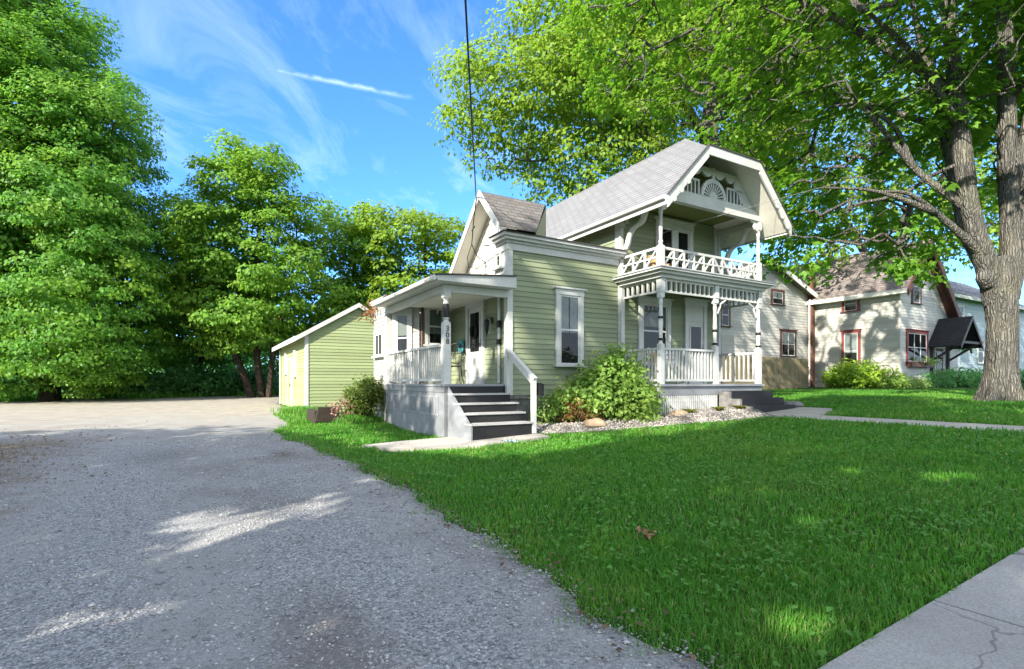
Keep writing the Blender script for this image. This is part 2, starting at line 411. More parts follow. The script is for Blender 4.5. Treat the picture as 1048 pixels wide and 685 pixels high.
# ---- back wall of the entry porch: a white wall with a window, a canted bay and the rear ell
BACK = PL(0, 3.06, 1, 0)
bw = MB(); siding(bw, BACK, FZ, 3.3, -.86, -.02); bw.build('porch_back_wall', M_WSIDE, HS)
window(HS, BACK, -.77, -.17, 2.0, 3.14, curtain=(1, .3, M_BLIND), cap=False, cw=.09)
ds2 = MB(); ds2.tube([(-.84, 3.0, 1.05), (-.84, 3.0, 3.0)], .03, 8); ds2.build('downspout', M_BROWN, HS)
BAY = PL(-1.5, 4.05, .62, -.94)
L = math.hypot(.62, .94)
by = MB(); siding(by, BAY, FZ, 3.3, 0, L); by.build('bay_wall', M_WSIDE, HS)
window(HS, BAY, .28, .92, 1.55, 3.0, curtain=(1, .55, M_BLIND), cw=.12, cap=False)
ELL = PL(-1.5, 4.05, 0, -1)       # faces the drive behind the porch
el = MB(); siding(el, ELL, .55, 3.35, -1.1, -.02); el.build('rear_ell_wall', M_WSIDE, HS)
ef = MB(); ef.box(-1.48, 3.2, 4.06, 5.15, -.3, .548); ef.box(-1.485, 3.1, 4.1, 5.14, .55, 3.3); ef.build('rear_ell_core', M_WSIDE, HS)
window(HS, ELL, -.92, -.12, 1.75, 2.5, rows=1, cols=2, cw=.08, hc=.08, cap=False)
er = MB(); slab(er, [(-1.58, 3.95, 3.36), (-1.58, 5.25, 3.36), (.9, 5.25, 4.2), (.9, 3.1, 4.2)], .05); er.build('rear_ell_roof', M_ROOFN, HS)
ef2 = MB(); ef2.box(-1.60, -1.582, 4.0, 5.25, 3.27, 3.37); ef2.build('rear_fascia', M_WHITE, HS)
# ---- entry porch
pf = MB(); pf.box(-1.55, -.005, -.06, 4.0, FZ - .04, FZ); pf.build('porch_floor', M_GREYP, HS)
sk = MB()
sk.box(-1.53, -1.50, -.04, 3.98, .86, FZ - .042); sk.box(-1.515, -1.49, -.03, 3.97, -.25, .858)
sk.box(-1.49, -.2, -.03, 0, -.25, FZ - .042); sk.build('porch_skirt', M_SKIRT, HS)
lt = MB()
for k in range(3):
    b0 = .25 + k * 1.3
    lt.box(-1.522, -1.516, b0, b0 + 1.1, .74, .78); lt.box(-1.522, -1.516, b0, b0 + 1.1, .36, .40)
    for q in range(12): lt.box(-1.525, -1.5165, b0 + .09 * q, b0 + .09 * q + .03, .36, .78)
lt.build('skirt_vent', M_GREYP, HS)
def turned_post(par, x, y, z0, z1, zs, bands, r=.055, sq=.07, name='porch_post', topsq=.12):
    p = MB()
    p.box(x - sq, x + sq, y - sq, y + sq, z0, zs); p.box(x - sq, x + sq, y - sq, y + sq, z1 - topsq, z1)
    h0, h1 = zs, z1 - topsq
    prof = [(h0, sq * .95), (h0 + .05, sq * .6), (h0 + .09, sq * .85), (h0 + .14, r * .8), (h0 + (h1 - h0) * .45, r), (h1 - .2, r * .75), (h1 - .1, sq * .8), (h1 - .06, sq * .6), (h1, sq * .95)]
    p.lathe(x, y, prof, 14)
    o = p.build(name, M_WHITE, par)
    for z, h in bands:
        b = MB(); b.lathe(x, y, [(z, r * 1.12), (z + h * .2, r * 1.3), (z + h * .8, r * 1.3), (z + h, r * 1.12)], 14); b.build('post_band', M_BLACK, o)
    return o
turned_post(HS, -1.46, 0, FZ, 2.9, 2.28, [(2.36, .30)], r=.05, sq=.075)
hp = MB(); hp.box(-1.53, -1.40, 3.86, 3.98, FZ, 2.9); hp.build('porch_post', M_WHITE, HS)
# house number on the post
dig = {'3': [(0, 1, 1, 1), (1, 1, 1, .5), (.25, .5, 1, .5), (1, .5, 1, 0), (1, 0, 0, 0)], '0': [(0, 0, 1, 0), (1, 0, 1, 1), (1, 1, 0, 1), (0, 1, 0, 0)], '8': [(0, 0, 1, 0), (1, 0, 1, 1), (1, 1, 0, 1), (0, 1, 0, 0), (0, .5, 1, .5)]}
for i, c in enumerate('308'):
    cu = bpy.data.curves.new('house_number', 'FONT'); cu.body = c; cu.size = .155; cu.extrude = .004; cu.align_x = 'CENTER'
    o = bpy.data.objects.new('tmp', cu); COL.objects.link(o)
    dg = bpy.context.evaluated_depsgraph_get(); me = bpy.data.meshes.new_from_object(o.evaluated_get(dg))
    bpy.data.objects.remove(o)
    for v in me.vertices: v.co = (-1.46 + v.co.x, -.0775 - .004 + v.co.z * -1, 2.10 - i * .13 + v.co.y)
    link('house_number', me, M_BLKMET, HS)
def railing(par, p, q, z0, z1, sp=.105, bw_=.034, name='porch_railing', mat=None):
    p = Vector(p); q = Vector(q); L = (q - p).length; d = (q - p) / L
    m = MB()
    m.bar((p.x, p.y, z1 - .03), (q.x, q.y, z1 - .03), .075, .05); m.bar((p.x, p.y, z0 + .03), (q.x, q.y, z0 + .03), .05, .05)
    n = max(2, int(L / sp))
    for i in range(n):
        c = p + d * (L * (i + .5) / n)
        m.bar((c.x, c.y, z0 + .055), (c.x, c.y, z1 - .055), bw_, bw_, (d.x, d.y, 0))
    return m.build(name, mat or M_WHITE, par)
railing(HS, (-1.46, .08), (-1.46, 3.86), FZ + .06, 1.86, sp=.115, bw_=.023)
md = MB(); md.box(-1.5, -1.42, 1.78, 1.86, FZ, 1.86); md.build('rail_post', M_WHITE, HS)
bm_ = MB(); bm_.box(-1.54, -1.40, -.06, 4.0, 2.9, 3.05); bm_.box(-1.40, -.01, -.06, .06, 2.9, 3.05); bm_.build('porch_beam', M_WHITE, HS)
pc = MB(); pc.box(-1.399, -.01, .061, 3.05, 3.0, 3.02); pc.build('porch_ceiling', M_CREAM, HS)
pr = MB()
pr.hexa([(-1.8, -.36, 3.06), (-.0, -.36, 3.06), (-.0, 3.9, 3.06), (-1.8, 3.9, 3.06), (-1.8, -.36, 3.16), (-.0, -.36, 3.30), (-.0, 3.9, 3.36), (-1.8, 3.9, 3.16)])
pr.build('porch_roof', M_WHITE, HS)
pt = MB(); pt.hexa([(-1.84, -.40, 3.165), (0, -.40, 3.305), (0, 3.9, 3.365), (-1.84, 3.9, 3.165), (-1.84, -.40, 3.185), (0, -.40, 3.325), (0, 3.9, 3.385), (-1.84, 3.9, 3.185)]); pt.build('porch_roof_edge', M_CAP, HS)
gu = MB(); gu.tube([(-1.87, -.38, 3.10), (-1.87, 3.9, 3.10)], .055, 8); gu.build('gutter', M_WHITE, HS)
# entry stair: five risers towards the street
n = 5; g0 = .10; rise = (FZ - g0) / n; run = .27
sa0, sa1 = -1.42, -.14
st = MB()
for k in range(n):
    top = FZ - rise * k - .035
    st.box(sa0, sa1, -.065 - run * k if k else -.065, -.061 if k == 0 else -.066 - run * (k - 1) , -.3, top - (.0 if k else .01))
str_ = st.build('entry_stair', M_BLACK, HS)
for k in range(1, n):
    t = MB(); z = FZ - rise * k
    t.box(sa0 - .035, sa1 + .035, -.065 - run * k - .03, -.067 - run * (k - 1), z - .034, z); t.build('tread', M_TREAD, str_)
ss = MB(); ss.prism([(-.07, -.3), (-.07, FZ - .05), (-.07 - run * 1, FZ - rise - .05), (-.07 - run * 4.05, FZ - rise * 4 - .06), (-.07 - run * 4.05, -.3)], lambda p, q, t: (t, p, q), sa0 - .032, sa0 - .004)
ss.build('stair_side', M_SKIRT, HS)
hr = MB(); nb = -.07 - run * 3.9
hr.box(-.10, -.02, nb - .045, nb + .045, .05, 1.12); hr.box(-.115, -.04, -.15, -.07, FZ - .2, 1.78)
hr.bar((-.06, -.06, 1.80), (-.06, nb - .06, 1.12), .09, .06); hr.bar((-.06, -.06, 1.72), (-.06, nb, 1.05), .04, .10)
hr.build('handrail', M_WHITE, HS)

# ---- main block
A0, A1, AC = 3.2, 6.82, 5.04
MAIN = PL(0, .02, 1, 0)
ZE, EL, ER, ZR = 5.08, 2.85, 7.23, 7.36
slope = (ZR - ZE) / (AC - EL)
def zm(a): return ZR - slope * abs(a - AC)
BF, BB = -1.9, 7.0
mw = MB(); siding(mw, MAIN, FZ, 3.42, 3.25, 6.72); mw.build('lower_front_wall', M_GREEN, HS)
mu = MB(); siding(mu, MAIN, 3.62, 5.48, 3.3, 6.72); mu.build('upper_front_wall', M_GREEN, HS)
mc = MB(); mc.box(3.21, 6.81, .03, 6.6, -.2, 5.35)
mc.build('main_core', M_GREEN, HS)
ML = PL(3.2, 0, 0, -1)
ms = MB(); siding(ms, ML, 3.9, 5.4, -6.6, -.02); ms.build('upper_side_wall', M_GREEN, HS)
MR = PL(6.82, 0, 0, 1)
ms = MB(); siding(ms, MR, .9, 5.4, .02, 6.6); ms.build('right_side_wall', M_GREEN, HS)
mcb = MB(); mcb.box(6.72, 6.855, -.03, .02, FZ, 5.4); mcb.build('corner_board', M_WHITE, HS)
mcb = MB(); mcb.hexa([(3.165, -.03, 3.62), (3.3, -.03, 3.62), (3.3, .02, 3.62), (3.165, .13, 3.62), (3.165, -.03, 5.4), (3.3, -.03, 5.4), (3.3, .02, 5.4), (3.165, .13, 5.4)]); mcb.build('corner_board', M_WHITE, HS)
window(HS, MAIN, 3.82, 4.96, 1.5, 3.22, cw=.13, hc=.14, curtain=(1, .62, M_BLIND), meet=.55)
door(HS, MAIN, 5.5, 6.36, FZ, 3.3, (.45, .92), transom=2.72, mat=M_WHITE, slab=M_WHITE, cw=.12)
window(HS, MAIN, 4.42, 5.82, 3.72, 5.34, cw=.15, hc=.2, cols=2, rows=1, curtain=None)
mul = MB(); MAIN.box(mul, 5.0, 5.24, 3.77, 5.13, 0, .066); mul.build('window_mullion', M_WHITE, HS)
# back gable wall
bgw = MB(); BK = PL(0, 6.62, -1, 0); siding(bgw, BK, 5.0, ZR - .15, lambda z: -(AC + (ZR - z) / slope) + .15, lambda z: -(AC - (ZR - z) / slope) - .15); bgw.build('back_gable_wall', M_GREEN, HS)
# roof: two slopes and the clipped front
CA0, CA1 = 4.12, 5.96; ZC = zm(CA0); BE = -.48
T = .07
r1 = MB(); slab(r1, [(EL, BF, ZE), (CA0, BF, ZC), (AC, BE, ZR), (AC, BB, ZR), (EL, BB, ZE)], T); r1.build('main_roof', M_ROOF, HS)
r2 = MB(); slab(r2, [(ER, BF, ZE), (ER, BB, ZE), (AC + .001, BB, ZR), (AC + .001, BE, ZR), (CA1, BF, ZC)], T); r2.build('main_roof', M_ROOF, HS)
r3 = MB(); slab(r3, [(CA0, BF - .002, ZC), (CA1, BF - .002, ZC), (AC, BE - .002, ZR)], T); r3.build('clipped_roof', M_ROOFC, HS)
ridge = MB(); ridge.tube([(AC, BE, ZR - .005), (AC, BB, ZR - .005)], .022, 8); ridge.build('ridge_cap', M_ROOF, HS)
# barge boards on the front edge
def board(mb, p, q, o0, o1, d0, d1):
    """board in the front plane between (a,z) points p, q hanging from d0 to d1 below them"""
    (a0, z0), (a1, z1) = p, q
    mb.hexa([(a0, o0, z0 - d1), (a1, o0, z1 - d1), (a1, o1, z1 - d1), (a0, o1, z0 - d1), (a0, o0, z0 - d0), (a1, o0, z1 - d0), (a1, o1, z1 - d0), (a0, o1, z0 - d0)])
bb = MB(); F0, F1 = BF - .045, BF - .006
board(bb, (EL - .02, ZE - .02), (CA0, ZC), F0, F1, -.02, .25); board(bb, (CA0 + .002, ZC), (CA1 - .002, ZC), F0 - .002, F1, -.02, .19); board(bb, (CA1, ZC), (ER + .02, ZE - .02), F0, F1, -.02, .25)
bb.build('bargeboard', M_WHITE, HS)
be = MB(); 
for p, q in (((EL - .04, ZE - .04), (CA0, ZC)), ((CA0, ZC), (CA1, ZC)), ((CA1, ZC), (ER + .04, ZE - .04))): board(be, p, q, F0 - .025, F1 + .002, -.045, -.022)
be.build('roof_edge', M_CAP, HS)
# scroll cut from the foot of each bargeboard
for sgn in (-1, 1):
    for t in (.14, .36, .58):
        sco = MB()
        a = AC + sgn * ((ER - AC) - t); z = zm(a) - .20
        sco.prism([(a + .075 * math.cos(k * PI / 8), z + .075 * math.sin(k * PI / 8)) for k in range(16)], lambda p, q, t: (p, t, q), F0 - .012, F0 - .001)
        sco.build('barge_rosette', M_WHITE, HS)
fa = MB(); fa.box(EL - .035, EL - .001, BF - .04, BB, ZE - .20, ZE + .0); fa.box(ER + .001, ER + .035, BF - .04, BB, ZE - .2, ZE); fa.build('eave_fascia', M_WHITE, HS)
gg = MB(); gg.tube([(EL - .08, BF + .02, ZE - .05), (EL - .08, BB, ZE - .05)], .05, 8); gg.build('gutter', M_WHITE, HS)
# soffit lining under the overhang (boards)
sf_ = MB()
def lining(a0, z0, a1, z1, b0, b1, n=7):
    for i in range(n):
        u0, u1 = i / n, (i + .94) / n
        p0, q0 = a0 + (a1 - a0) * u0, z0 + (z1 - z0) * u0; p1, q1 = a0 + (a1 - a0) * u1, z0 + (z1 - z0) * u1
        zt = max(q0, q1) + .16; b0_ = b0
        if zt > ZC: b0_ = max(b0, BF + (zt - ZC) / (ZR - ZC) * (BE - BF) + .08)
        if b0_ > b1 - .05: continue
        sf_.hexa([(p0, b0_, q0), (p1, b0_, q1), (p1, b1, q1), (p0, b1, q0), (p0, b0_, q0 + .015), (p1, b0_, q1 + .015), (p1, b1, q1 + .015), (p0, b1, q0 + .015)])
d = .115
d = .13
slab(sf_, [(EL + .03, BF + .004, ZE - d), (CA0, BF + .004, ZC - d), (AC, BE, ZR - d), (AC, .0, ZR - d), (EL + .03, .0, ZE - d)], .02)
slab(sf_, [(AC + .001, .0, ZR - d), (AC + .001, BE, ZR - d), (CA1, BF + .004, ZC - d), (ER - .03, BF + .004, ZE - d), (ER - .03, .0, ZE - d)], .02)
slab(sf_, [(CA0, BF + .005, ZC - d - .004), (AC, BE, ZR - d - .004), (CA1, BF + .005, ZC - d - .004)], .02)
slab(sf_, [(EL + .03, .002, ZE - d), (A0, .002, zm(A0) - d), (A0, 6.6, zm(A0) - d), (EL + .03, 6.6, ZE - d)], .02)
slab(sf_, [(ER - .03, .002, ZE - d), (ER - .03, 6.6, ZE - d), (A1, 6.6, zm(A1) - d), (A1, .002, zm(A1) - d)], .02)
for k in range(1, 7):
    a = CA1 + (ER - CA1) * k / 7; sf_.bar((a, BF + .01, zm(a) - d - .022), (a, -.01, zm(a) - d - .022), .012, .008)
sf_.build('soffit_lining', M_CREAM, HS)
# balcony head beam, ceiling and gable ornament
BPB = -1.3
ZB = 5.26
hb = MB(); hb.hexa([(3.19, BPB - .07, ZB), (6.89, BPB - .07, ZB), (6.89, BPB + .07, ZB), (3.19, BPB + .07, ZB), (3.36, BPB - .07, ZB + .26), (6.72, BPB - .07, ZB + .26), (6.72, BPB + .07, ZB + .26), (3.36, BPB + .07, ZB + .26)]); hb.box(3.2, 3.32, BPB + .07, .0, ZB - .06, ZB + .04); hb.box(6.76, 6.88, BPB + .07, .0, ZB - .1, ZB + .04)
hb.build('balcony_beam', M_WHITE, HS)
bc = MB(); bc.box(3.32, 6.78, BPB + .071, .0, 5.49, 5.51); bc.build('balcony_ceiling', M_CEIL, HS)
ORN = PL(0, -.75, 1, 0)
ga = MB(); siding(ga, ORN, 5.52, ZR - .35, lambda z: AC - (ZR - z) / slope + .14, lambda z: AC + (ZR - z) / slope - .14); ga.build('attic_wall', M_CEIL, HS)
on = MB(); OB0, OB1 = BPB - .03, BPB + .02
zb0 = ZB + .26
aL = AC - (ZR - zb0 - .42) / slope + .14; aR = 2 * AC - aL
on.box(aL - .3, aR + .3, OB0, OB1, zb0 + .001, zb0 + .05); on.box(aL, AC - .5, OB0, OB1, zb0 + .36, zb0 + .41); on.box(AC + .5, aR, OB0, OB1, zb0 + .36, zb0 + .41)
for sgn in (-1, 1):
    for q in range(6):
        a = AC + sgn * (.52 + q * .13)
        if q < 6: on.box(a - .022, a + .022, OB0 + .006, OB1 - .006, zb0 + .05, zb0 + .36)
    # solid wings filling the corners
    poly = [(AC + sgn * 1.12, zb0 + .05), (AC + sgn * 1.62, zb0 + .05), (AC + sgn * 1.30, zb0 + .36), (AC + sgn * 1.12, zb0 + .41)]
    on.prism(poly, lambda p, q, t: (p, t, q), OB0 + .002, OB1 - .002)
on.build('gable_balustrade', M_WHITE, HS)
sb_ = MB()
r0, r1 = .36, .46
ang = [PI * k / 20 for k in range(21)]
for k in range(20):
    p = [(AC + r * math.cos(t), zb0 + .05 + r * math.sin(t)) for r, t in ((r0, ang[k]), (r1, ang[k]), (r1, ang[k + 1]), (r0, ang[k + 1]))]
    sb_.prism(p, lambda p, q, t: (p, t, q), OB0 - .01, OB1)
for k in range(0, 13):
    t = PI * k / 12
    p = [(AC + r * math.cos(t + w), zb0 + .05 + r * math.sin(t + w)) for r, w in ((.13, -.07), (.365, -.055), (.365, .055), (.13, .07))]
    sb_.prism(p, lambda p, q, t: (p, t, q), OB0, OB1 - .005)
sb_.prism([(AC + .14 * math.cos(t), zb0 + .05 + .14 * math.sin(t)) for t in ang], lambda p, q, t: (p, t, q), OB0 - .004, OB1)
sb_.box(AC - .05, AC + .05, OB0, OB1, zb0 + .51, ZC - .1)
sb_.build('sunburst', M_WHITE, HS)
scl = MB()
# scalloped lace edge under the soffit
for sgn in (-1, 1):
    for (a, r) in ((AC + sgn * .22, .20), (AC + sgn * .62, .21)):
        z = ZC - .13
        scl.prism([(a + r * math.cos(PI + t), z + r * 1.1 * math.sin(PI + t)) for t in ang], lambda p, q, t: (p, t, q), OB0, OB1)
    for k in range(5):
        a = AC + sgn * (.95 + .2 * k); z = zm(a) - .36
        r = .185
        scl.prism([(a + r * math.cos(2 * PI * t / 16), z + r * math.sin(2 * PI * t / 16)) for t in range(16)], lambda p, q, t: (p, t, q), OB0 + .003 * (k % 2), OB1)
scl.box(CA0 - .06, CA1 + .06, OB0 + .01, OB1 - .01, ZC - .24, ZC - .13)
scl.build('scalloped_valance', M_WHITE, HS)
# balcony posts, brackets
for x in (3.27, 6.82):
    turned_post(HS, x, BPB, 3.62, ZB, 4.18, [], r=.045, sq=.065, name='balcony_post', topsq=.22)
for x, s in ((3.2, 1), (6.86, -1)):
    q = MB(); q.box(x - .05, x + .05, -.09, -.031, 3.62, 5.3); q.build('balcony_wall_post', M_WHITE, HS)
    c = MB(); pts = []
    for k in range(15):
        t = k / 14; bb_ = -1.12 + 1.08 * t + .045 * math.sin(t * 4 * PI); zz = 5.2 - .95 * t ** 1.15 + .05 * math.sin(t * 4 * PI + .6)
        pts.append((x, bb_, zz))
    c.tube(pts, [.055 + .02 * abs(math.sin(k / 14 * 2 * PI)) for k in range(15)], 8); c.build('scroll_bracket', M_WHITE, HS)
    f = MB(); 
    for k in range(5):
        t = PI + PI / 2 * k / 4 * 1.0
        f.bar((x, -.06, 5.2), (x, -.06 + .36 * math.cos(t), 5.2 + .36 * math.sin(t)), .02, .03)
    f.tube([(x, -.06 + .3 * math.cos(PI + PI / 2 * k / 8), 5.2 + .3 * math.sin(PI + PI / 2 * k / 8)) for k in range(9)], .016, 6)
    f.build('fan_bracket', M_WHITE, HS)
# balcony floor
bf = MB()
for z0, z1, o in ((3.44, 3.52, .06), (3.52, 3.58, .16), (3.58, 3.62, .24)): bf.box(3.2 - o, 6.9 + o, BPB - .06 - o, .01, z0 + .001, z1)
bf.build('balcony_floor', M_WHITE, HS)
bt = MB(); bt.box(2.94, 7.16, BPB - .32, .012, 3.622, 3.64); bt.build('balcony_deck_edge', M_GREYP, HS)
def x_rail(par, p, q, z0, z1, n, split):
    p = Vector((*p, 0)); q = Vector((*q, 0)); m = MB(); zmid = (z0 + z1) / 2
    for z, h in ((z0, .05), (zmid, .035), (z1, .055)): m.bar((p.x, p.y, z), (q.x, q.y, z), .05, h)
    for i in range(n + 1):
        c = p.lerp(q, i / n); m.bar((c.x, c.y, z0), (c.x, c.y, z1), .045, .045)
        if i < n:
            e = p.lerp(q, (i + 1) / n)
            m.bar((c.x, c.y, z0 if i < split else z1), (e.x, e.y, z1 if i < split else z0), .035, .04)
    return m.build('balcony_railing', M_WHITE, par)
RZ0, RZ1 = 3.72, 4.14
x_rail(HS, (3.34, BPB), (6.75, BPB), RZ0, RZ1, 10, 5)
x_rail(HS, (3.24, -.05), (3.24, BPB + .07), RZ0, RZ1, 3, 3)
x_rail(HS, (6.86, BPB + .07), (6.86, -.05), RZ0, RZ1, 3, 0)
# lower porch
fp = MB(); fp.box(3.16, 6.95, BPB - .1, .0, FZ - .05, FZ); fp.build('front_porch_floor', M_GREYP, HS)
fs = MB(); fs.box(3.2, 6.9, BPB - .05, BPB - .02, .76, FZ - .051); fs.box(3.2, 3.23, BPB - .02, 0, .76, FZ - .051); fs.box(6.87, 6.9, BPB - .02, 0, .1, FZ - .051); fs.build('front_porch_apron', M_SKIRT, HS)
la = MB()
for k in range(30): 
    a = 3.22 + k * .0655
    la.box(a, a + .036, BPB - .045, BPB - .028, .12, .758)
for k in range(19):
    b = BPB + .0 + k * .068
    la.box(3.205, 3.222, b, b + .036, .12, .758)
la.box(3.2, 5.2, BPB - .024, BPB - .01, .62, .68); la.box(3.2, 5.2, BPB - .024, BPB - .01, .18, .24)
la.build('porch_lattice', M_WHITE, HS)
ld = MB(); ld.box(3.26, 6.86, BPB + .12, BPB + .14, -.1, .95); ld.build('dark_lattice_backing', M_DARK, HS)  # near-black sheet painted in for the shade behind the lattice
for x, y, bands in ((3.27, BPB, [(2.52, .05), (2.02, .05)]), (5.12, BPB, [(2.30, .06), (1.98, .05)]), (6.82, BPB, [(2.30, .07), (1.98, .05)])):
    turned_post(HS, x, y, FZ, 3.12, 1.94, bands, r=.052, sq=.062)
for x in (3.22,):
    q = MB(); q.box(x - .05, x + .06, -.1, -.036, FZ, 3.4); q.build('porch_wall_post', M_WHITE, HS)
q = MB(); q.box(6.80, 6.88, -.1, -.031, FZ, 3.4); q.build('porch_wall_post', M_WHITE, HS)
railing(HS, (3.36, BPB), (5.03, BPB), FZ + .06, 1.86)
railing(HS, (3.25, -.1), (3.25, BPB + .08), FZ + .06, 1.86)
railing(HS, (6.83, BPB + .08), (6.83, -.1), FZ + .06, 1.86, sp=.13)
def spindle_frieze(p, q):
    p = Vector((*p, 0)); q = Vector((*q, 0)); L = (q - p).length; m = MB()
    m.bar((p.x, p.y, 3.415), (q.x, q.y, 3.415), .07, .05); m.bar((p.x, p.y, 3.145), (q.x, q.y, 3.145), .05, .045)
    n = int(L / .155)
    for i in range(n + 1):
        c = p.lerp(q, i / n); m.bar((c.x, c.y, 3.165), (c.x, c.y, 3.39), .05, .045, (q - p).normalized())
    m.build('spindle_frieze', M_WHITE, HS)
spindle_frieze((3.27, BPB), (6.82, BPB)); spindle_frieze((3.27, BPB + .06), (3.27, -.06)); spindle_frieze((6.82, BPB + .06), (6.82, -.06))
for x in (3.27, 5.12, 6.82):
    q = MB(); q.box(x - .07, x + .07, BPB - .075, BPB + .07, 3.122, 3.437); q.build('post_head', M_WHITE, HS)
fc = MB(); fc.box(3.25, 6.85, BPB + .05, .0, 3.42, 3.438); fc.build('front_porch_ceiling', M_CEIL, HS)
for x, s in ((5.2, 1), (6.74, -1)):
    bt2 = MB()
    bt2.tube([(x, BPB, 2.75), (x + s * .1, BPB, 2.92), (x + s * .12, BPB, 3.0), (x + s * .3, BPB, 3.1)], .025, 6); bt2.build('post_bracket', M_WHITE, HS)
# front steps: black, four risers
fst = MB(); gf = .34; rise2 = (FZ - gf) / 4; run2 = .29
for k in range(4):
    top = FZ - rise2 * (k + 1) if k else FZ - rise2
    if k < 3: fst.box(5.22, 6.85, BPB - .105 - run2 * (k + 1), BPB - .104 - run2 * k, 0, FZ - rise2 * (k + 1))
fsto = fst.build('front_stair', M_BLACK, HS)
fsl = MB()
for k in range(3): fsl.box(5.14, 5.218, BPB - .105 - run2 * (k + 1), BPB - .104 - run2 * k, 0, FZ - rise2 * (k + 1) - .01)
fsl.build('stair_cheek', M_STONE, fsto)
# ------------------------------------------------------------------ trees: trunk and limbs grown towards leaf clumps
def nrm(v): return v / np.maximum(np.linalg.norm(v, axis=-1, keepdims=True), 1e-9)
def leaf_faces(pos, nor, tip, size, lobes=1, width=.36, fold=.10):
    """kites: base, left, tip, right"""
    n = nrm(nor); t = nrm(tip - n * np.sum(tip * n, -1, keepdims=True)); w = np.cross(n, t)
    out = []
    for i, an in enumerate(((0.,), (0., .95, -.95))[lobes > 1] if lobes > 1 else (0.,)):
        c, s = math.cos(an), math.sin(an)
        tt = t * c + w * s; ww = w * c - t * s
        sz = (size * (1 if an == 0 else .78))[:, None]
        wd = width * (.8 if lobes > 1 else 1)
        b = pos - tt * .05 * sz
        l = pos + (tt * .45 + ww * wd + n * fold) * sz
        e = pos + (tt - n * .08) * sz
        r = pos + (tt * .45 - ww * wd + n * fold) * sz
        out.append(np.stack([b, l, e, r], 1))
    return np.concatenate(out, 0).reshape(-1, 3)
def clump_leaves(cent, outw, n, rc, size, r, flat=.45, droop=.35, updir=.6):
    """n leaves round each clump centre in a flattened, drooping spray"""
    K = len(cent)
    rc = np.broadcast_to(np.asarray(rc, float), (K,))
    d = nrm(r.normal(size=(K, n, 3))) * (r.random((K, n, 1)) ** .45)
    d[..., 2] *= flat
    p = cent[:, None] + d * rc[:, None, None]
    hor = np.linalg.norm(d[..., :2], axis=-1)
    p[..., 2] -= droop * rc[:, None] * hor ** 2
    nor = np.zeros_like(p); nor[..., 2] = updir
    nor += d * .6 + outw[:, None] * .65 + r.normal(size=p.shape) * .42
    tip = d + outw[:, None] * .4 + r.normal(size=p.shape) * .6; tip[..., 2] -= .45
    sz = size * (.65 + .7 * r.random((K, n)))
    return p.reshape(-1, 3), nor.reshape(-1, 3), tip.reshape(-1, 3), sz.reshape(-1)
BOUGH = []
def crown_clumps(blobs, spacing, r, zmin=-9, hollow=.35, keep=None, maxn=4000, boughs=0):
    """clump centres spread through ellipsoids (x,y,z,rx,ry,rz), kept apart, thinner inside"""
    pts = []; vols = [b[3] * b[4] * b[5] for b in blobs]
    tot = sum(vols); cand = []
    for b, v in zip(blobs, vols):
        m = int(60 + 14 * v / spacing ** 3)
        d = nrm(r.normal(size=(m, 3))) * (hollow + (1 - hollow) * r.random((m, 1)) ** .55)
        # uneven outline
        ph = r.random(6) * 6.28
        az = np.arctan2(d[:, 1], d[:, 0]); k = 1 + .10 * np.sin(3 * az + ph[0] + 4 * d[:, 2]) + .08 * np.sin(5 * az + ph[1] - 6 * d[:, 2]) + .06 * np.sin(9 * d[:, 2] + ph[2])
        cand.append(np.array(b[:3]) + d * np.array(b[3:6]) * k[:, None])
    if boughs:
        # leaves gather on separate boughs, so light and dark masses and gaps form
        bc = []; 
        for b, v in zip(blobs, vols):
            nb = max(6, int(boughs * (v ** (2 / 3)) / 9)); dd = nrm(r.normal(size=(nb, 3))) * (.30 + .70 * r.random((nb, 1)) ** .5)
            for q in dd:
                f = .26 + .22 * r.random(); rb = (b[3] * b[4] * b[5]) ** (1 / 3) * f
                bc.append((*(np.array(b[:3]) + q * np.array(b[3:6]) * .86), rb * (.9 + .35 * r.random()), rb * (.9 + .35 * r.random()), rb * (.7 + .45 * r.random())))
        cand = []
        for b in bc:
            m = int(20 + 16 * b[3] * b[4] * b[5] / spacing ** 3); dd = nrm(r.normal(size=(m, 3))) * r.random((m, 1)) ** .4
            cand.append(np.array(b[:3]) + dd * np.array(b[3:6]))
        BOUGH.clear(); BOUGH.extend(bc)
    cand = np.concatenate(cand); r.shuffle(cand)
    cand = cand[cand[:, 2] > zmin]
    if keep is not None: cand = cand[keep(cand)]
    out = np.empty((0, 3)); grid = {}
    cs = spacing; res = []
    for p in cand:
        g = tuple((p // cs).astype(int)); ok = True
        for i in (-1, 0, 1):
            for j in (-1, 0, 1):
                for k in (-1, 0, 1):
                    for q in grid.get((g[0] + i, g[1] + j, g[2] + k), ()):
                        if ((q - p) ** 2).sum() < cs * cs: ok = False; break
                    if not ok: break
                if not ok: break
            if not ok: break
        if ok:
            grid.setdefault(g, []).append(p); res.append(p)
            if len(res) >= maxn: break
    return np.array(res)
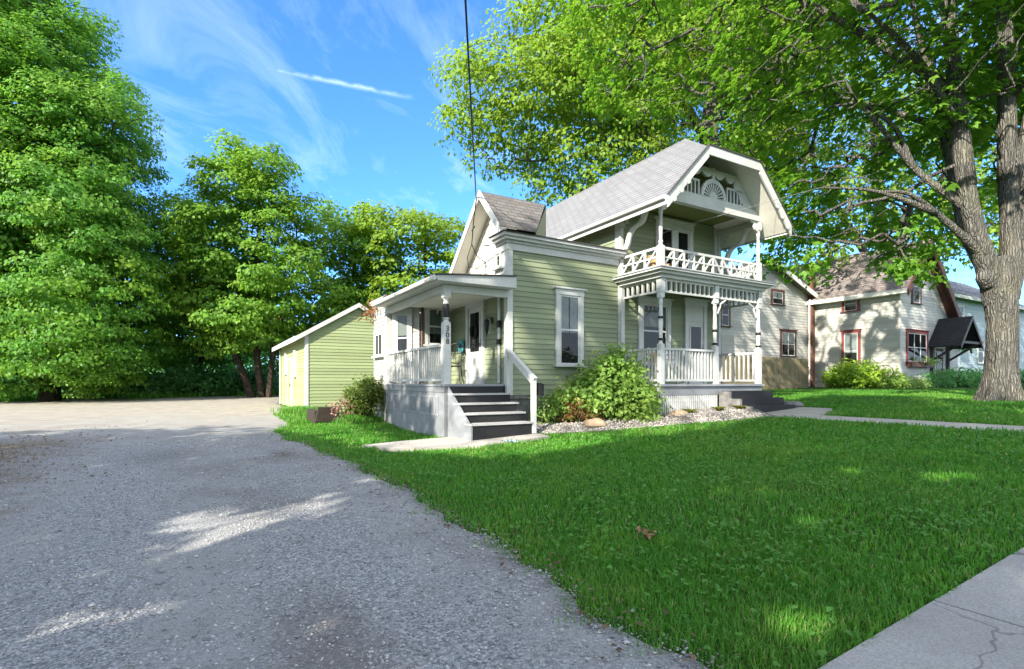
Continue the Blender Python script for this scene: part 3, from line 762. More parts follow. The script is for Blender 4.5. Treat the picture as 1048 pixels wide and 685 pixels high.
def grow(stems, clumps, r, minr=.012, exp=2.35, kink=.12):
    """stems: list of [(point, radius), ...]; returns lists of (points, radii) for every branch"""
    nodes = []; par = []; rad0 = []
    tubes = []
    for st in stems:
        tubes.append(([Vector(p) for p, q in st], [q for p, q in st]))
        for i in range(len(st)):
            p0 = np.array(st[i][0]); 
            if i:
                pp = np.array(st[i - 1][0]); L = np.linalg.norm(p0 - pp); k = max(1, int(L / .6))
                for j in range(1, k + 1):
                    nodes.append(pp + (p0 - pp) * j / k); par.append(-2); rad0.append(st[i - 1][1] + (st[i][1] - st[i - 1][1]) * j / k)
    ns = len(nodes)
    # a stem's lowest part carries no twigs
    P = np.zeros((ns + len(clumps) * 3 + 5, 3)); P[:ns] = nodes; cnt = ns
    par = par + [0] * (len(P) - ns); depth = np.zeros(len(P))
    d0 = np.min(np.linalg.norm(clumps[:, None] - np.array(nodes)[None], axis=-1), axis=1)
    for ci in np.argsort(d0):
        c = clumps[ci]
        v = c - P[:cnt]; d = np.linalg.norm(v, axis=1)
        cost = d + .25 * depth[:cnt] + np.where(v[:, 2] < -.3, .5 * np.abs(v[:, 2]), 0)
        k = int(np.argmin(cost)); p = P[k]; L = d[k]
        prev = k
        if L > .35:
            for f in (.35, .7):
                m = p + (c - p) * f + r.normal(size=3) * L * kink; m[2] += L * .10 * (1 - f)
                P[cnt] = m; par[cnt] = prev; depth[cnt] = depth[prev] + L * .35; prev = cnt; cnt += 1
        P[cnt] = c; par[cnt] = prev; depth[cnt] = depth[prev] + L * .3; cnt += 1
    w = np.zeros(cnt)
    w[ns:] += minr ** exp * .35
    for i in range(cnt - 1, ns - 1, -1):
        w[par[i]] += w[i]
    for i in range(ns, cnt):
        k = par[i]; ra = max(w[i], 1e-9) ** (1 / exp) + .003
        rb = min(ra * 1.25, (max(w[k], 1e-9) ** (1 / exp) + .003)) if k >= ns else ra * 1.3
        if ra > .0035: tubes.append(([Vector(P[k]), Vector(P[i])], [rb, ra]))
    return tubes
def wood_mesh(name, tubes, m, parent, n_big=12, bumpy=.0):
    mb = MB()
    for pts, rad in tubes:
        mx = max(rad)
        if len(pts) > 2:
            # smooth the stem
            P = []; Rr = []
            for i in range(len(pts) - 1):
                p0 = pts[max(i - 1, 0)]; p1 = pts[i]; p2 = pts[i + 1]; p3 = pts[min(i + 2, len(pts) - 1)]
                for k in range(4):
                    t = k / 4
                    P.append(.5 * ((2 * p1) + (p2 - p0) * t + (2 * p0 - 5 * p1 + 4 * p2 - p3) * t * t + (3 * p1 - p0 - 3 * p2 + p3) * t ** 3)); Rr.append(rad[i] + (rad[i + 1] - rad[i]) * t)
            P.append(pts[-1]); Rr.append(rad[-1])
            mb.tube(P, Rr, n_big if mx > .06 else 7)
        else:
            mb.tube(pts, rad, 6 if mx > .03 else 4, cap=False)
    o = mb.build(name, m, parent, smooth=True)
    return o
def bark(name, c1, c2, zs=.16, sc_=9, lichen=None):
    m, nt, nn, ln = nodes(name)
    v = coords(nt, (1, 1, zs))
    n1 = noise(nt, v, sc_, 6, .65); n2 = noise(nt, coords(nt), 1.3, 3); n3 = noise(nt, coords(nt), 26, 4)
    nz = N(nt, 'ShaderNodeTexNoise'); nz.inputs['Scale'].default_value = 3.5; nz.inputs['Detail'].default_value = 4; ln.new(coords(nt), nz.inputs['Vector'])
    wv = N(nt, 'ShaderNodeVectorMath', operation='MULTIPLY_ADD'); ln.new(nz.outputs['Color'], wv.inputs[0]); wv.inputs[1].default_value = (.13, .13, .05); ln.new(coords(nt, (1, 1, .085)), wv.inputs[2])
    vo = N(nt, 'ShaderNodeTexVoronoi', feature='DISTANCE_TO_EDGE'); vo.inputs['Scale'].default_value = 21; ln.new(wv.outputs[0], vo.inputs['Vector'])
    pn = N(nt, 'ShaderNodeMath', operation='MULTIPLY_ADD'); ln.new(n1, pn.inputs[0]); pn.inputs[1].default_value = .3; ln.new(vo.outputs['Distance'], pn.inputs[2])
    plate = ramp(nt, pn.outputs[0], [(.08, 0), (.32, .7), (.5, 1)])
    col = mixc(nt, ramp(nt, n1, [(.36, 0), (.62, 1)]), tuple((a + b) / 2 for a, b in zip(c1, c2)), c1)
    col = mixc(nt, plate, c2, col)
    if lichen: col = mixc(nt, ramp(nt, n2, [(.48, 0), (.66, .6)]), col, lichen)
    h = N(nt, 'ShaderNodeMath', operation='MULTIPLY_ADD'); ln.new(n3, h.inputs[0]); h.inputs[1].default_value = .35; ln.new(plate, h.inputs[2])
    finish(nt, col, .95, (h.outputs[0], 1, .05), spec=.1)
    MATS[name] = m; return m
M_BARK = bark('grey_maple_bark', (.20, .192, .172), (.075, .069, .06), .10, 15, (.19, .18, .13))
M_BARKD = bark('dark_bark', (.10, .078, .058), (.035, .027, .02))
def tree(name, label, group, base, stems, blobs, spacing, nleaf, size, lm, rc=None, lobes=1, zmin=0, wood=None, seed=1, keep=None, hollow=.35, flat=.45, droop=.35, leafkeep=None, boughs=16):
    r = np.random.default_rng(seed)
    root = empty(name, base, 0, label, 'tree', group)
    bx = np.array(base)
    cl = crown_clumps(blobs, spacing, r, zmin, hollow, keep, boughs=boughs)
    cen = np.mean([b[:3] for b in blobs], axis=0)
    outw = nrm(cl - cen - np.array([0, 0, -1.0]))
    if boughs:
        B = np.array([q[:3] for q in BOUGH]); R_ = np.array([q[3:6] for q in BOUGH])
        k = np.argmin((((cl[:, None] - B[None]) / R_[None]) ** 2).sum(-1), 1); outw = nrm(outw * .7 + (cl - B[k]) / R_[k] * .8)
    p, nor, tip, sz = clump_leaves(cl, outw, nleaf, (rc or spacing * .85) * (.75 + .5 * r.random(len(cl))), size, r, flat, droop)
    if leafkeep is not None:
        k = leafkeep(p); p, nor, tip, sz = p[k], nor[k], tip[k], sz[k]
    vs = leaf_faces(p - bx, nor, tip, sz, lobes)
    npmesh('crown', vs, 4, lm, root)
    tubes = grow(stems, cl, r)
    tubes = [([q - Vector(base) for q in pts], rad) for pts, rad in tubes]
    wood_mesh('trunk', tubes, wood or M_BARKD, root)
    return root
def bush(name, label, cat, base, blobs, n, size, lm, seed=1, stems=6, group=None, up=.5, zmin=None, parent=None):
    """leaves through the outer part of a few ellipsoids (local to base) on a handful of stems"""
    r = np.random.default_rng(seed)
    root = empty(name, base, 0, label, cat, group)
    vols = np.array([b[3] * b[4] * b[5] for b in blobs]) ** .67; vols /= vols.sum()
    P = []; D = []
    for b, v in zip(blobs, vols):
        m = int(n * v); nc = max(8, m // 16)
        d = nrm(r.normal(size=(nc, 3))) * (.45 + .55 * r.random((nc, 1)) ** .5)
        ph = r.random(3) * 6.28
        k = 1 + .12 * np.sin(4 * np.arctan2(d[:, 1], d[:, 0]) + ph[0] + 5 * d[:, 2]) + .1 * np.sin(7 * d[:, 2] + ph[1])
        c = np.array(b[:3]) + d * np.array(b[3:6]) * k[:, None]
        i = r.integers(0, nc, m)
        P.append(c[i] + r.normal(size=(m, 3)) * size * 1.1); D.append(d[i])
    P = np.concatenate(P); D = np.concatenate(D)
    k = P[:, 2] > (.01 if zmin is None else zmin); P, D = P[k], D[k]
    nor = D * .8 + r.normal(size=P.shape) * .5; nor[:, 2] += up
    tip = D + r.normal(size=P.shape) * .5; tip[:, 2] -= .2
    npmesh('foliage', leaf_faces(P, nor, tip, size * (.6 + .8 * r.random(len(P)))), 4, lm, root)
    mb = MB()
    for s in range(stems):
        b = blobs[s % len(blobs)]; t = Vector((b[0] + r.normal() * b[3] * .35, b[1] + r.normal() * b[4] * .35, b[2] + b[5] * .5))
        s0 = Vector((b[0] * .5 + r.normal() * .06, b[1] * .5 + r.normal() * .06, -.03)); mid = s0.lerp(t, .5) + Vector(r.normal(size=3) * .05)
        mb.tube([s0, mid, t], [.018, .013, .005], 5)
    mb.build('stem', M_BARKD, root, True)
    return root

L_FAR = leafmat('maple_leaf_dark', (.11, .28, .042), (.28, .58, .05), .35, (.25, .36, .03), .75)
L_MID = leafmat('ash_leaf', (.14, .29, .035), (.34, .60, .05), .35, (.24, .35, .03), .6)
L_YEL = leafmat('silver_maple_leaf', (.18, .30, .03), (.40, .60, .05), .35, (.28, .36, .035), .55)
L_NEAR = leafmat('sugar_maple_leaf', (.12, .28, .026), (.32, .62, .04), .35, (.22, .34, .03), .55)
L_SHRUB = leafmat('shrub_leaf', (.24, .40, .085), (.42, .6, .1), .35, (.22, .27, .06), .5)
L_LIME = leafmat('bright_shrub_leaf', (.26, .42, .04), (.42, .62, .05), .3, (.22, .30, .04), .4)
L_HEDGE = leafmat('boxwood_leaf', (.13, .20, .03), (.22, .3, .04), .4, (.14, .16, .035), .5)
L_UNDER = leafmat('undergrowth_leaf', (.13, .35, .11), (.26, .55, .15), .4, (.08, .2, .04), .5)
L_PINK = leafmat('dry_pink_bloom', (.48, .27, .22), (.4, .25, .2), .3, (.3, .2, .14), .4)
L_REDL = leafmat('reddish_leaf', (.26, .10, .045), (.3, .14, .05), .4, (.2, .2, .05), .4)

def st(*pts): return [(p[:3], p[3]) for p in pts]
# -- left side beyond the drive
gA = gw(-24, 28)
def far_tree(kind, label, x, y, blobs, lm, nl, size, sp, seed, zmin, lean=(0, 0), h=None):
    z = float(gw(x, y)); h = h or max(q[2] for q in blobs)
    stems = [st((x, y, z - .2, .02 * h + .06), (x + lean[0] * .3, y, z + h * .22, .018 * h + .03), (x + lean[0] * .8, y, z + h * .6, .010 * h), (x + lean[0], y + lean[1], z + h * 1.05, .04))]
    rr = np.random.default_rng(seed + 500)
    for k in range(3):
        q = blobs[int(rr.integers(0, len(blobs)))]; t = .14 + .12 * k
        stems.append(st((x + lean[0] * t, y, z + h * t, .010 * h), ((x + q[0]) / 2, (y + q[1]) / 2, max(z + h * t + .6, q[2] * .75), .007 * h), (q[0], q[1], q[2], .04)))
    return tree(kind, label, 'trees beyond the gravel drive', (x, y, z), stems, blobs, sp, nl, size, lm, zmin=zmin, seed=seed, rc=sp * .98, hollow=.3)
far_tree('maple_tree', 'tallest full maple at the left edge of the view beyond the gravel drive', -25.2, 28.5,
     [(-25.4, 28.5, 4.8, 6.2, 5, 4.2), (-26.4, 28.5, 10, 5.9, 5.2, 4.4), (-24.0, 28, 13.6, 4.2, 4.2, 3.4), (-27.4, 28.5, 16.4, 5.2, 5, 4.2), (-28.2, 28.5, 21, 4.6, 4.2, 3.6), (-25.6, 28, 17.6, 3.0, 3, 3.0), (-22.0, 27.5, 3.2, 3.4, 3, 2.4), (-22.4, 28, 8.6, 3.3, 3, 2.6)], L_FAR, 150, .18, .88, 3, .6)
far_tree('maple_tree', 'shaded maple standing just behind and right of the tallest maple', -21.6, 36,
     [(-21.4, 36, 10.4, 3.8, 3.6, 4.0), (-22.6, 36, 6, 4.4, 3.8, 3.6), (-19.4, 36, 6.6, 3.2, 3.2, 3.4)], L_FAR, 100, .24, .95, 4, .8)
tree('ash_tree', 'loose crowned tree on several leaning stems between the tall maple and the lime shed', 'trees beyond the gravel drive', (-15.8, 32, float(gw(-15.8, 32))),
     [st((-15.8, 32, -.2, .26), (-16.6, 31.8, 2.2, .2), (-17.6, 31.6, 5, .13), (-18.2, 31.6, 8, .05)), st((-15.3, 32.2, -.2, .24), (-15.6, 32, 2.5, .2), (-15.5, 32, 7, .15), (-15.5, 32, 13.5, .05)), st((-14.9, 32, -.2, .2), (-14.6, 32, 3, .16), (-13.6, 32, 7, .1), (-13.2, 32, 10, .04))],
     [(-15.9, 32, 13.4, 2.6, 2.8, 3.0), (-14.2, 32, 12.2, 2.7, 2.6, 2.9), (-17.9, 32, 10.2, 2.5, 2.8, 2.6), (-17.4, 32, 6.8, 3.2, 3.2, 2.6), (-13.6, 32, 8.0, 2.5, 2.8, 2.8), (-16, 31.5, 4.8, 4.0, 3.2, 1.7)], .82, 115, .22, L_MID, zmin=2.3, seed=5, rc=.84)
far_tree('ash_tree', 'leafy tree rising directly above the ridge of the lime shed', -11.4, 37.5,
     [(-12.6, 37.5, 10.6, 3.0, 3, 3.0), (-10.2, 37.5, 10.4, 3.0, 3, 3.4), (-11.4, 37.5, 6.4, 4.4, 3.6, 3.4), (-13.6, 37, 5.2, 3, 3, 3.2)], L_MID, 100, .25, .95, 6, .8)
far_tree('ash_tree', 'broad yellowish tree behind the entry porch roof left of the peaked gable', -6, 36,
     [(-7.6, 36, 10.6, 2.8, 2.8, 3.2), (-5.2, 36, 9.4, 2.6, 2.8, 3.2), (-6.6, 36, 6.4, 3.9, 3.4, 3.0), (-3.8, 36, 6.6, 2.4, 2.8, 3.2), (-6.4, 35, 3.8, 4, 3.2, 2.4)], L_YEL, 100, .25, .95, 8, .8)
# far wood behind: one mass
fw_r = np.random.default_rng(21)
blb = []
for i in range(26):
    x = -50 + i * 2.9 + fw_r.normal() * .8; y = 47 + fw_r.normal() * 2.5; h = 3.0 + fw_r.random() * 3.0 - (.8 if x > -12 else 0)
    blb.append((x, y, h * .5 + .5, 2.6, 2.5, h * .62))
cl = crown_clumps(blb, 1.15, fw_r, .3, .5)
p, nor, tip, sz = clump_leaves(cl, nrm(cl - np.array([-14, 60, 2.])), 60, 1.1, .42, fw_r)
tag(npmesh('distant_woods', leaf_faces(p, nor, tip, sz), 4, L_UNDER), 'dark band of distant woods behind the trees past the drive', 'woods', kind='stuff')
# undergrowth along the end of the drive
for i, (x, y, w, h, s) in enumerate([(-33, 35.5, 3.0, 2.6, 1), (-28.6, 34.2, 2.8, 2.2, 2), (-24.4, 33.4, 2.6, 2.0, 3), (-20.8, 34.6, 2.2, 2.3, 4), (-18.4, 36.2, 1.9, 1.6, 5), (-13.9, 34.6, 1.1, 1.3, 6), (-12.4, 33.4, .95, 1.4, 7)]):
    lab = ['tall dark undergrowth bush at the far left end of the gravel drive', 'wide dark undergrowth bush under the tall maple left of its trunk', 'rounded undergrowth bush right under the trunk of the tall maple', 'undergrowth bush in the gap between the tall maple and the leaning stems', 'low undergrowth bush just left of the leaning tree stems', 'small bush right of the leaning tree stems near the shed', 'small bright bush against the back corner of the lime shed'][i]
    bush('undergrowth_bush', lab, 'bush', (x, y, float(gw(x, y)) - .05), [(-w * .4, 0, h * .42, w * .7, 1.4, h * .58), (w * .45, .2, h * .36, w * .65, 1.4, h * .5)], int(2600 * w), .20, L_UNDER if i < 6 else L_LIME, 30 + s, group='undergrowth bushes at the end of the drive')
# -- behind the house
tree('silver_maple_tree', 'tall yellow green tree rising behind the clipped gable roof', None, (9.2, 24.5, float(gw(9.2, 24.5))),
     [st((9.2, 24.5, 0, .62), (9.2, 24.5, 6, .52), (9.1, 24.4, 10, .46), (9.3, 24.3, 14, .38), (10.1, 24.2, 17, .24), (10.4, 24.2, 21, .08)), st((9.1, 24.4, 9.5, .3), (6.2, 24, 12.5, .22), (3.4, 23.6, 14.5, .14), (.5, 23.2, 15.5, .05)), st((9.2, 24.4, 12.2, .26), (6.8, 24.3, 16.2, .15), (5.6, 24, 19.5, .05)), st((6.2, 24, 12.5, .14), (3.2, 23.8, 11.4, .09), (.8, 23.5, 11, .04)), st((9.3, 24.3, 13.5, .25), (11.5, 24.6, 16, .16), (13, 25, 19, .05))],
     [(1.4, 23.4, 14.8, 3.9, 3.4, 3.6), (5.6, 24, 16.4, 4.6, 3.8, 4.4), (-1.0, 22.8, 13.4, 2.2, 2.2, 2.6), (2.6, 23.6, 10.8, 3.2, 2.6, 1.6), (6.4, 23.6, 12.6, 3.2, 3, 2.0), (10.5, 25, 19, 5, 4.4, 4.2), (13, 25.5, 15, 3.6, 3.6, 4)], .84, 100, .19, L_YEL, rc=.86, zmin=8.6, wood=M_BARK, seed=12, hollow=.25, droop=.5, keep=lambda c: ~((np.hypot(c[:, 0] - 9.2 + (24.5 - c[:, 1]) * .37, 0) < 1.0) & (c[:, 1] < 25) & (c[:, 2] < 15.5)))
tree('silver_maple_tree', 'tall tree further back that fills the sky between the gable and the thick trunk', None, (22, 31, float(gw(22, 31))),
     [st((22, 31, .5, .5), (22, 31, 8, .38), (21.5, 31, 16, .2), (21, 31, 21, .06)), st((22, 31, 7, .26), (18, 30.5, 13, .15), (16, 30, 17, .05)), st((22, 31, 8, .24), (26, 31, 14, .14), (28, 31, 18, .05))],
     [(22.5, 31, 15, 5, 4.5, 5), (16.5, 30, 11.5, 3.6, 3.6, 4), (27, 31, 13.5, 5, 4.4, 5.5), (33, 31, 12, 5, 4.4, 5)], 1.2, 50, .24, L_YEL, rc=.95, zmin=5.5, wood=M_BARK, seed=13)

# -- the big maple on the lawn
TX, TY = 11.42, 12.2; TZ = float(gw(TX, TY))
mt_root = empty('sugar_maple_tree', (TX, TY, TZ), 0, 'old maple with a thick grey trunk forking low on the lawn', 'tree')
def big_trunk():
    """dense trunk with flared roots, ridged bark and a fork"""
    def tubev(path, rads, ns, seed, flare=False, nz=6):
        P = []; Q = []
        for i in range(len(path) - 1):
            p0 = Vector(path[max(i - 1, 0)]); p1 = Vector(path[i]); p2 = Vector(path[i + 1]); p3 = Vector(path[min(i + 2, len(path) - 1)])
            k = max(2, int((p2 - p1).length / .05))
            for j in range(k):
                t = j / k
                P.append(.5 * ((2 * p1) + (p2 - p0) * t + (2 * p0 - 5 * p1 + 4 * p2 - p3) * t * t + (3 * p1 - p0 - 3 * p2 + p3) * t ** 3)); Q.append(rads[i] + (rads[i + 1] - rads[i]) * t)
        P.append(Vector(path[-1])); Q.append(rads[-1])
        vs = []; x = None
        for i, p in enumerate(P):
            d = (P[min(i + 1, len(P) - 1)] - P[max(i - 1, 0)]).normalized()
            x = (Vector((1, 0, 0)) if x is None else x); x = (x - d * x.dot(d)).normalized(); y = d.cross(x)
            for k in range(ns):
                t = 2 * PI * k / ns; c, s = math.cos(t), math.sin(t); rr = Q[i]
                if flare:
                    h = p.z; f = math.exp(-max(h + .1, 0) / .30); lobe = .5 + .5 * math.cos(5 * t + 1.2 + .8 * math.sin(2 * t))
                    rr *= 1 + f * (.40 + .75 * lobe)
                q = p + (x * c + y * s) * rr
                nv = mnoise.noise(Vector((c * 2.2 * rr * 2 + seed, s * 2.2 * rr * 2, q.z * .9)))
                rid = abs(mnoise.noise(Vector((c * rr * 13 + seed, s * rr * 13, q.z * 1.5 + 7))))
                rr2 = rr * (1 + .09 * nv) + .045 * min(rid, .5) * min(1, rr / .3)
                vs.append(p + (x * c + y * s) * rr2)
        fs = [(i * ns + k, i * ns + (k + 1) % ns, (i + 1) * ns + (k + 1) % ns, (i + 1) * ns + k) for i in range(len(P) - 1) for k in range(ns)]
        return vs, fs
    mb = MB()
    for path, rads, ns, seed, fl in (
        ([(0, 0, -.25), (0, 0, .3), (.02, 0, 1.2), (.0, 0, 2.2), (-.02, .02, 2.9), (-.03, .05, 3.35)], [.47, .455, .44, .45, .50, .42], 110, 1, True),
        ([(-.10, .03, 2.3), (-.28, .0, 3.0), (-.62, -.05, 3.9), (-.86, -.05, 5.0), (-1.02, 0, 6.6), (-1.1, .1, 8.6), (-1.35, .1, 11), (-1.5, .2, 14)], [.36, .36, .31, .27, .235, .19, .13, .05], 64, 2, False),
        ([(.12, .0, 2.4), (.26, .02, 3.1), (.28, .05, 4.1), (.2, .05, 5.2), (.12, 0, 6.2), (.0, -.1, 8.4), (-.15, -.2, 11), (-.1, 0, 14)], [.34, .36, .31, .28, .25, .18, .12, .05], 64, 3, False),
        ([(.24, .05, 3.4), (.55, .1, 4.4), (.9, .2, 5.6), (1.2, .2, 7.5), (1.5, .1, 10)], [.26, .23, .20, .15, .06], 48, 4, False),
        ([(-.02, .3, 3.0), (-.25, .65, 4.2), (-.35, 1.0, 6.2), (-.5, 1.5, 8.5), (-.8, 1.8, 11)], [.25, .24, .21, .16, .06], 48, 5, False),
        ([(.2, .0, 4.9), (.42, -.2, 6.4), (.62, -.4, 8.4), (.8, -.5, 11)], [.2, .17, .13, .05], 40, 8, False),
        ([(-.45, -.05, 3.35), (-.9, -.1, 3.75), (-1.7, -.2, 4.35), (-2.4, -.3, 4.75), (-3.1, -.3, 4.8)], [.15, .13, .10, .07, .035], 32, 6, False),
        ([(-.72, -.05, 4.4), (-1.2, .1, 4.9), (-1.8, .3, 5.6), (-2.2, .4, 6.6), (-3.0, .5, 7.3)], [.16, .13, .11, .08, .035], 32, 7, False)):
        v, f = tubev(path, [q * (.64 if fl else .62) for q in rads], ns, seed, fl); mb.add(v, f)
    # burl on the fork
    v, f = tubev([(-.36, -.05, 2.75), (-.50, -.1, 2.9), (-.54, -.1, 3.05)], [.16, .15, .06], 32, 9, False); mb.add(v, f)
    return mb.build('trunk', M_BARK, mt_root, True)
big_trunk()
T = lambda x, y, z: (TX + x, TY + y, TZ + z)
stems = [st((*T(-.86, -.05, 5), .2), (*T(-1.1, .1, 8.6), .15), (*T(-1.5, .2, 14), .05)), st((*T(.2, .05, 5.2), .2), (*T(0, -.1, 8.4), .15), (*T(-.1, 0, 14), .05)), st((*T(.9, .2, 5.6), .15), (*T(1.5, .1, 10), .05)), st((*T(-.35, 1, 6.2), .15), (*T(-.8, 1.8, 11), .05)),
         st((*T(-1.7, -.2, 4.35), .09), (*T(-3.1, -.3, 4.8), .035), (*T(-4.2, 0, 5.0), .02)), st((*T(-1.8, .3, 5.6), .09), (*T(-3.0, .5, 7.3), .035)),
         st((*T(-1.05, 0, 7.2), .12), (*T(-3.2, .4, 9.0), .09), (*T(-5.0, .8, 10.4), .05), (*T(-6.4, 1.0, 11.6), .025)), st((*T(-1.0, 0, 6.4), .10), (*T(-2.4, -.6, 7.6), .07), (*T(-4, -1.2, 8.3), .03)),
         st((*T(-.4, 1.2, 7), .1), (*T(-1.6, 2.6, 8.4), .06), (*T(-3, 3.6, 9.4), .03)), st((*T(.1, -.05, 7), .1), (*T(.6, -2, 8.4), .07), (*T(1, -3.6, 8.8), .03))]
rr_ = np.random.default_rng(41)
blobs = [(*T(-2.2, .8, 9.2), 3.2, 3.0, 3.0), (*T(-.4, .2, 12), 5.6, 5.2, 4.4), (*T(-2.1, 1.0, 4.75), 2.3, 1.9, 1.0), (*T(-3.4, 3.4, 6.8), 2.6, 2.6, 2.6), (*T(-5.6, 4.2, 11.2), 3.6, 3.4, 3.2), (*T(2.4, 1.4, 7.6), 2.6, 3.0, 3.0), (*T(-1.2, -3.0, 9.2), 3.0, 2.4, 2.0), (*T(-.6, 2.8, 4.6), 2.6, 1.6, 1.4), (*T(-4.2, -.8, 9.6), 2.6, 2.4, 2.0), (*T(-3.2, 3.5, 4.9), 2.4, 1.8, 1.1), (*T(-1.7, 1.6, 4.1), 1.5, 1.4, .7), (*T(-2.7, 2.4, 4.3), 2.1, 1.5, .75), (*T(-1.3, .9, 3.75), 1.1, 1.0, .6), (*T(-3.4, 2.8, 5.3), 2.3, 1.6, 1.0), (*T(-2.0, 2.2, 4.9), 2.0, 1.4, .9), (*T(-1.2, 2.4, 4.2), 1.6, 1.2, .8), (*T(-2.3, 2.0, 3.75), 1.9, 1.2, .55), (*T(-3.7, 2.7, 4.1), 1.6, 1.2, .6)]
def keep_house(c):
    a, b = loc(c[:, 0], c[:, 1]); z = c[:, 2]
    px = 524 + 535 * c[:, 0] / c[:, 1]
    return ~((a > 2.2) & (a < 7.9) & (b > -3.2) & (b < 7.5) & (z < 8.2))
def trunk_free(c):
    return ~((np.hypot(c[:, 0] - TX - .1, c[:, 1] - TY) < 1.7) & (c[:, 2] - TZ < 5.2))
cl = crown_clumps(blobs, .66, rr_, TZ + 3.0, .2, lambda c: keep_house(c) & trunk_free(c), boughs=17)
cen = np.array(T(-1, .5, 7.))
p, nor, tip, sz = clump_leaves(cl, nrm(cl - cen), 46, .74 * (.7 + .6 * rr_.random(len(cl))), .145, rr_, .30, .45, 1.0)
def sun_gaps(p):
    # openings in the crown that let the sun reach the white house beyond in broad patches
    a, b = loc(p[:, 0], p[:, 1]); s = (24.1 - a) / math.cos(R(24)); lb = b + s * math.sin(R(24)); lz = p[:, 2] - s * math.tan(R(30))
    n = np.array([mnoise.noise(Vector((x * 1.1, y * 1.1, 4))) for x, y in zip(lb, lz)])
    s2 = (p[:, 2] - .65) / math.tan(R(30)); ga, gb = a + s2 * math.cos(R(24)), b + s2 * math.sin(R(24))
    n3 = np.array([mnoise.noise(Vector((x * .22, y * .8, 9))) for x, y in zip(ga, gb)])
    s4 = (7.27 - b) / math.sin(R(24)); ea, ez_ = a + s4 * math.cos(R(24)), p[:, 2] - s4 * math.tan(R(30))
    n5 = np.array([mnoise.noise(Vector((x * 1.0, y * 1.1, 14))) for x, y in zip(ea, ez_)])
    ell = (ea > 14.5) & (ea < 24.2) & (ez_ > .5) & (ez_ < 8) & (n5 > -.05) & (p[:, 2] > 6.3)
    lawn = (ga > 7.5) & (ga < 24) & (gb > -3.5) & (gb < 4.5) & (n3 > -.02)
    return ~((lb > 1.5) & (lb < 9) & (lz > 0) & (lz < 8) & (n > -.15) & (p[:, 2] > 6.3)) & ~lawn & ~ell
low = cl[(cl[:, 2] < 7.4) & (cl[:, 1] > TY - .5) & (cl[:, 0] < TX + 1)]
q_ = clump_leaves(low, nrm(low - cen), 44, .8, .145, rr_, .34, .5, 1.0)
p, nor, tip, sz = (np.concatenate([u_, w_]) for u_, w_ in zip((p, nor, tip, sz), q_))
kk_ = sun_gaps(p); p, nor, tip, sz = p[kk_], nor[kk_], tip[kk_], sz[kk_]
npmesh('crown', leaf_faces(p - np.array([TX, TY, TZ]), nor, tip, sz, 3), 4, L_NEAR, mt_root)
tb = [t for t in grow(stems, cl, rr_)]
tb = [([q - Vector((TX, TY, TZ)) for q in pts], rad) for pts, rad in tb]
wood_mesh('limb', tb, M_BARK, mt_root)
# -- street trees behind the photographer that shade the drive and the lawn; gaps in their crowns let sun flecks through
PHI, ELV = R(24), R(30)
LITA = np.array([-4.6, -4.0, -3.3, -2.2, -1.5, 0, .5, 1.3, 2.2, 3.1, 4.0, 5.0, 7, 12]); LITB = np.array([6.5, 3.5, -.3, -2.2, -3.4, -3.2, -3.0, -2.9, -3.0, -3.1, -3.2, -3.0, -1.5, 0])
GAPS = [(-5.5, -4.15, .85, .26), (-4.75, -4.35, .7, .3), (-5.6, -4.75, .45, .2), (-6.4, -6.1, .5, .22), (-7.0, -3.9, .3, .16), (-3.95, -3.3, .34, .18), (-.85, -6.35, .4, .26), (1.05, -5.7, .32, .2), (1.6, -7.1, .45, .2), (-3.05, -8.15, .36, .22), (-1.45, -8.66, .34, .2), (-4.3, -2.4, .35, .15), (-1.1, -7.3, .3, .16), (-5.2, -7.6, .3, .14)]
def shade_keep(p):
    a, b = loc(p[:, 0], p[:, 1]); s = (p[:, 2] + .15) / math.tan(ELV)
    la, lb = a + s * math.cos(PHI), b + s * math.sin(PHI)
    n = np.array([mnoise.noise(Vector((x * .55, y * 1.3, 0))) for x, y in zip(la, lb)]); n2 = np.array([mnoise.noise(Vector((x * 1.1 + 9, y * 2.3, 3))) for x, y in zip(la, lb)])
    k = lb < np.interp(la, LITA, LITB, left=7.2) + .5 * n
    # a thin fringe of leaves still flecks the tall wall beyond
    k |= (lb > 0) & (lb < 5.5) & (la > .6) & (la < 8.5) & (n2 > -.06)
    s3 = (-1.5 - a) / math.cos(PHI); wb, wz = b + s3 * math.sin(PHI), p[:, 2] - s3 * math.tan(ELV)
    k |= (wz > -.5) & (wz < 1.75) & (wb > .55 + .8 * (wz + .1) + .25 * n2) & (wb < 4.3)
    for ga, gb, ra, rb in GAPS:
        ra, rb = ra * 1.2, rb * 1.45
        k &= ((la - ga) / ra) ** 2 + ((lb - gb) / rb) ** 2 > 1 + 1.1 * n2
    return k
def street_tree(label, a, b, blobs, seed, nl=60):
    q = W(a, b); z = gz(a, b)
    bl = []
    for (da, db, zz, ra, rz) in blobs:
        w_ = W(a + da, b + db); bl.append((w_.x, w_.y, zz, ra, ra, rz))
    tree('street_tree', label, 'shade trees behind the photographer', (q.x, q.y, z), [st((q.x, q.y, z - .2, .4), (q.x, q.y, z + 4, .32), (q.x + .3, q.y, z + 11, .1))], bl, .95, nl, .34, L_FAR, rc=.95, zmin=2.2, seed=seed, hollow=.1, leafkeep=shade_keep, boughs=0)
street_tree('broad shade tree beside the drive left of the photographer', -18.5, -4.5, [(0, 0, 5.8, 4.4, 3.2), (0, 4.2, 5.0, 3.0, 2.3), (-3, 6.5, 5.4, 3.0, 2.4), (1.5, -.6, 9.8, 2.9, 1.9)], 51)
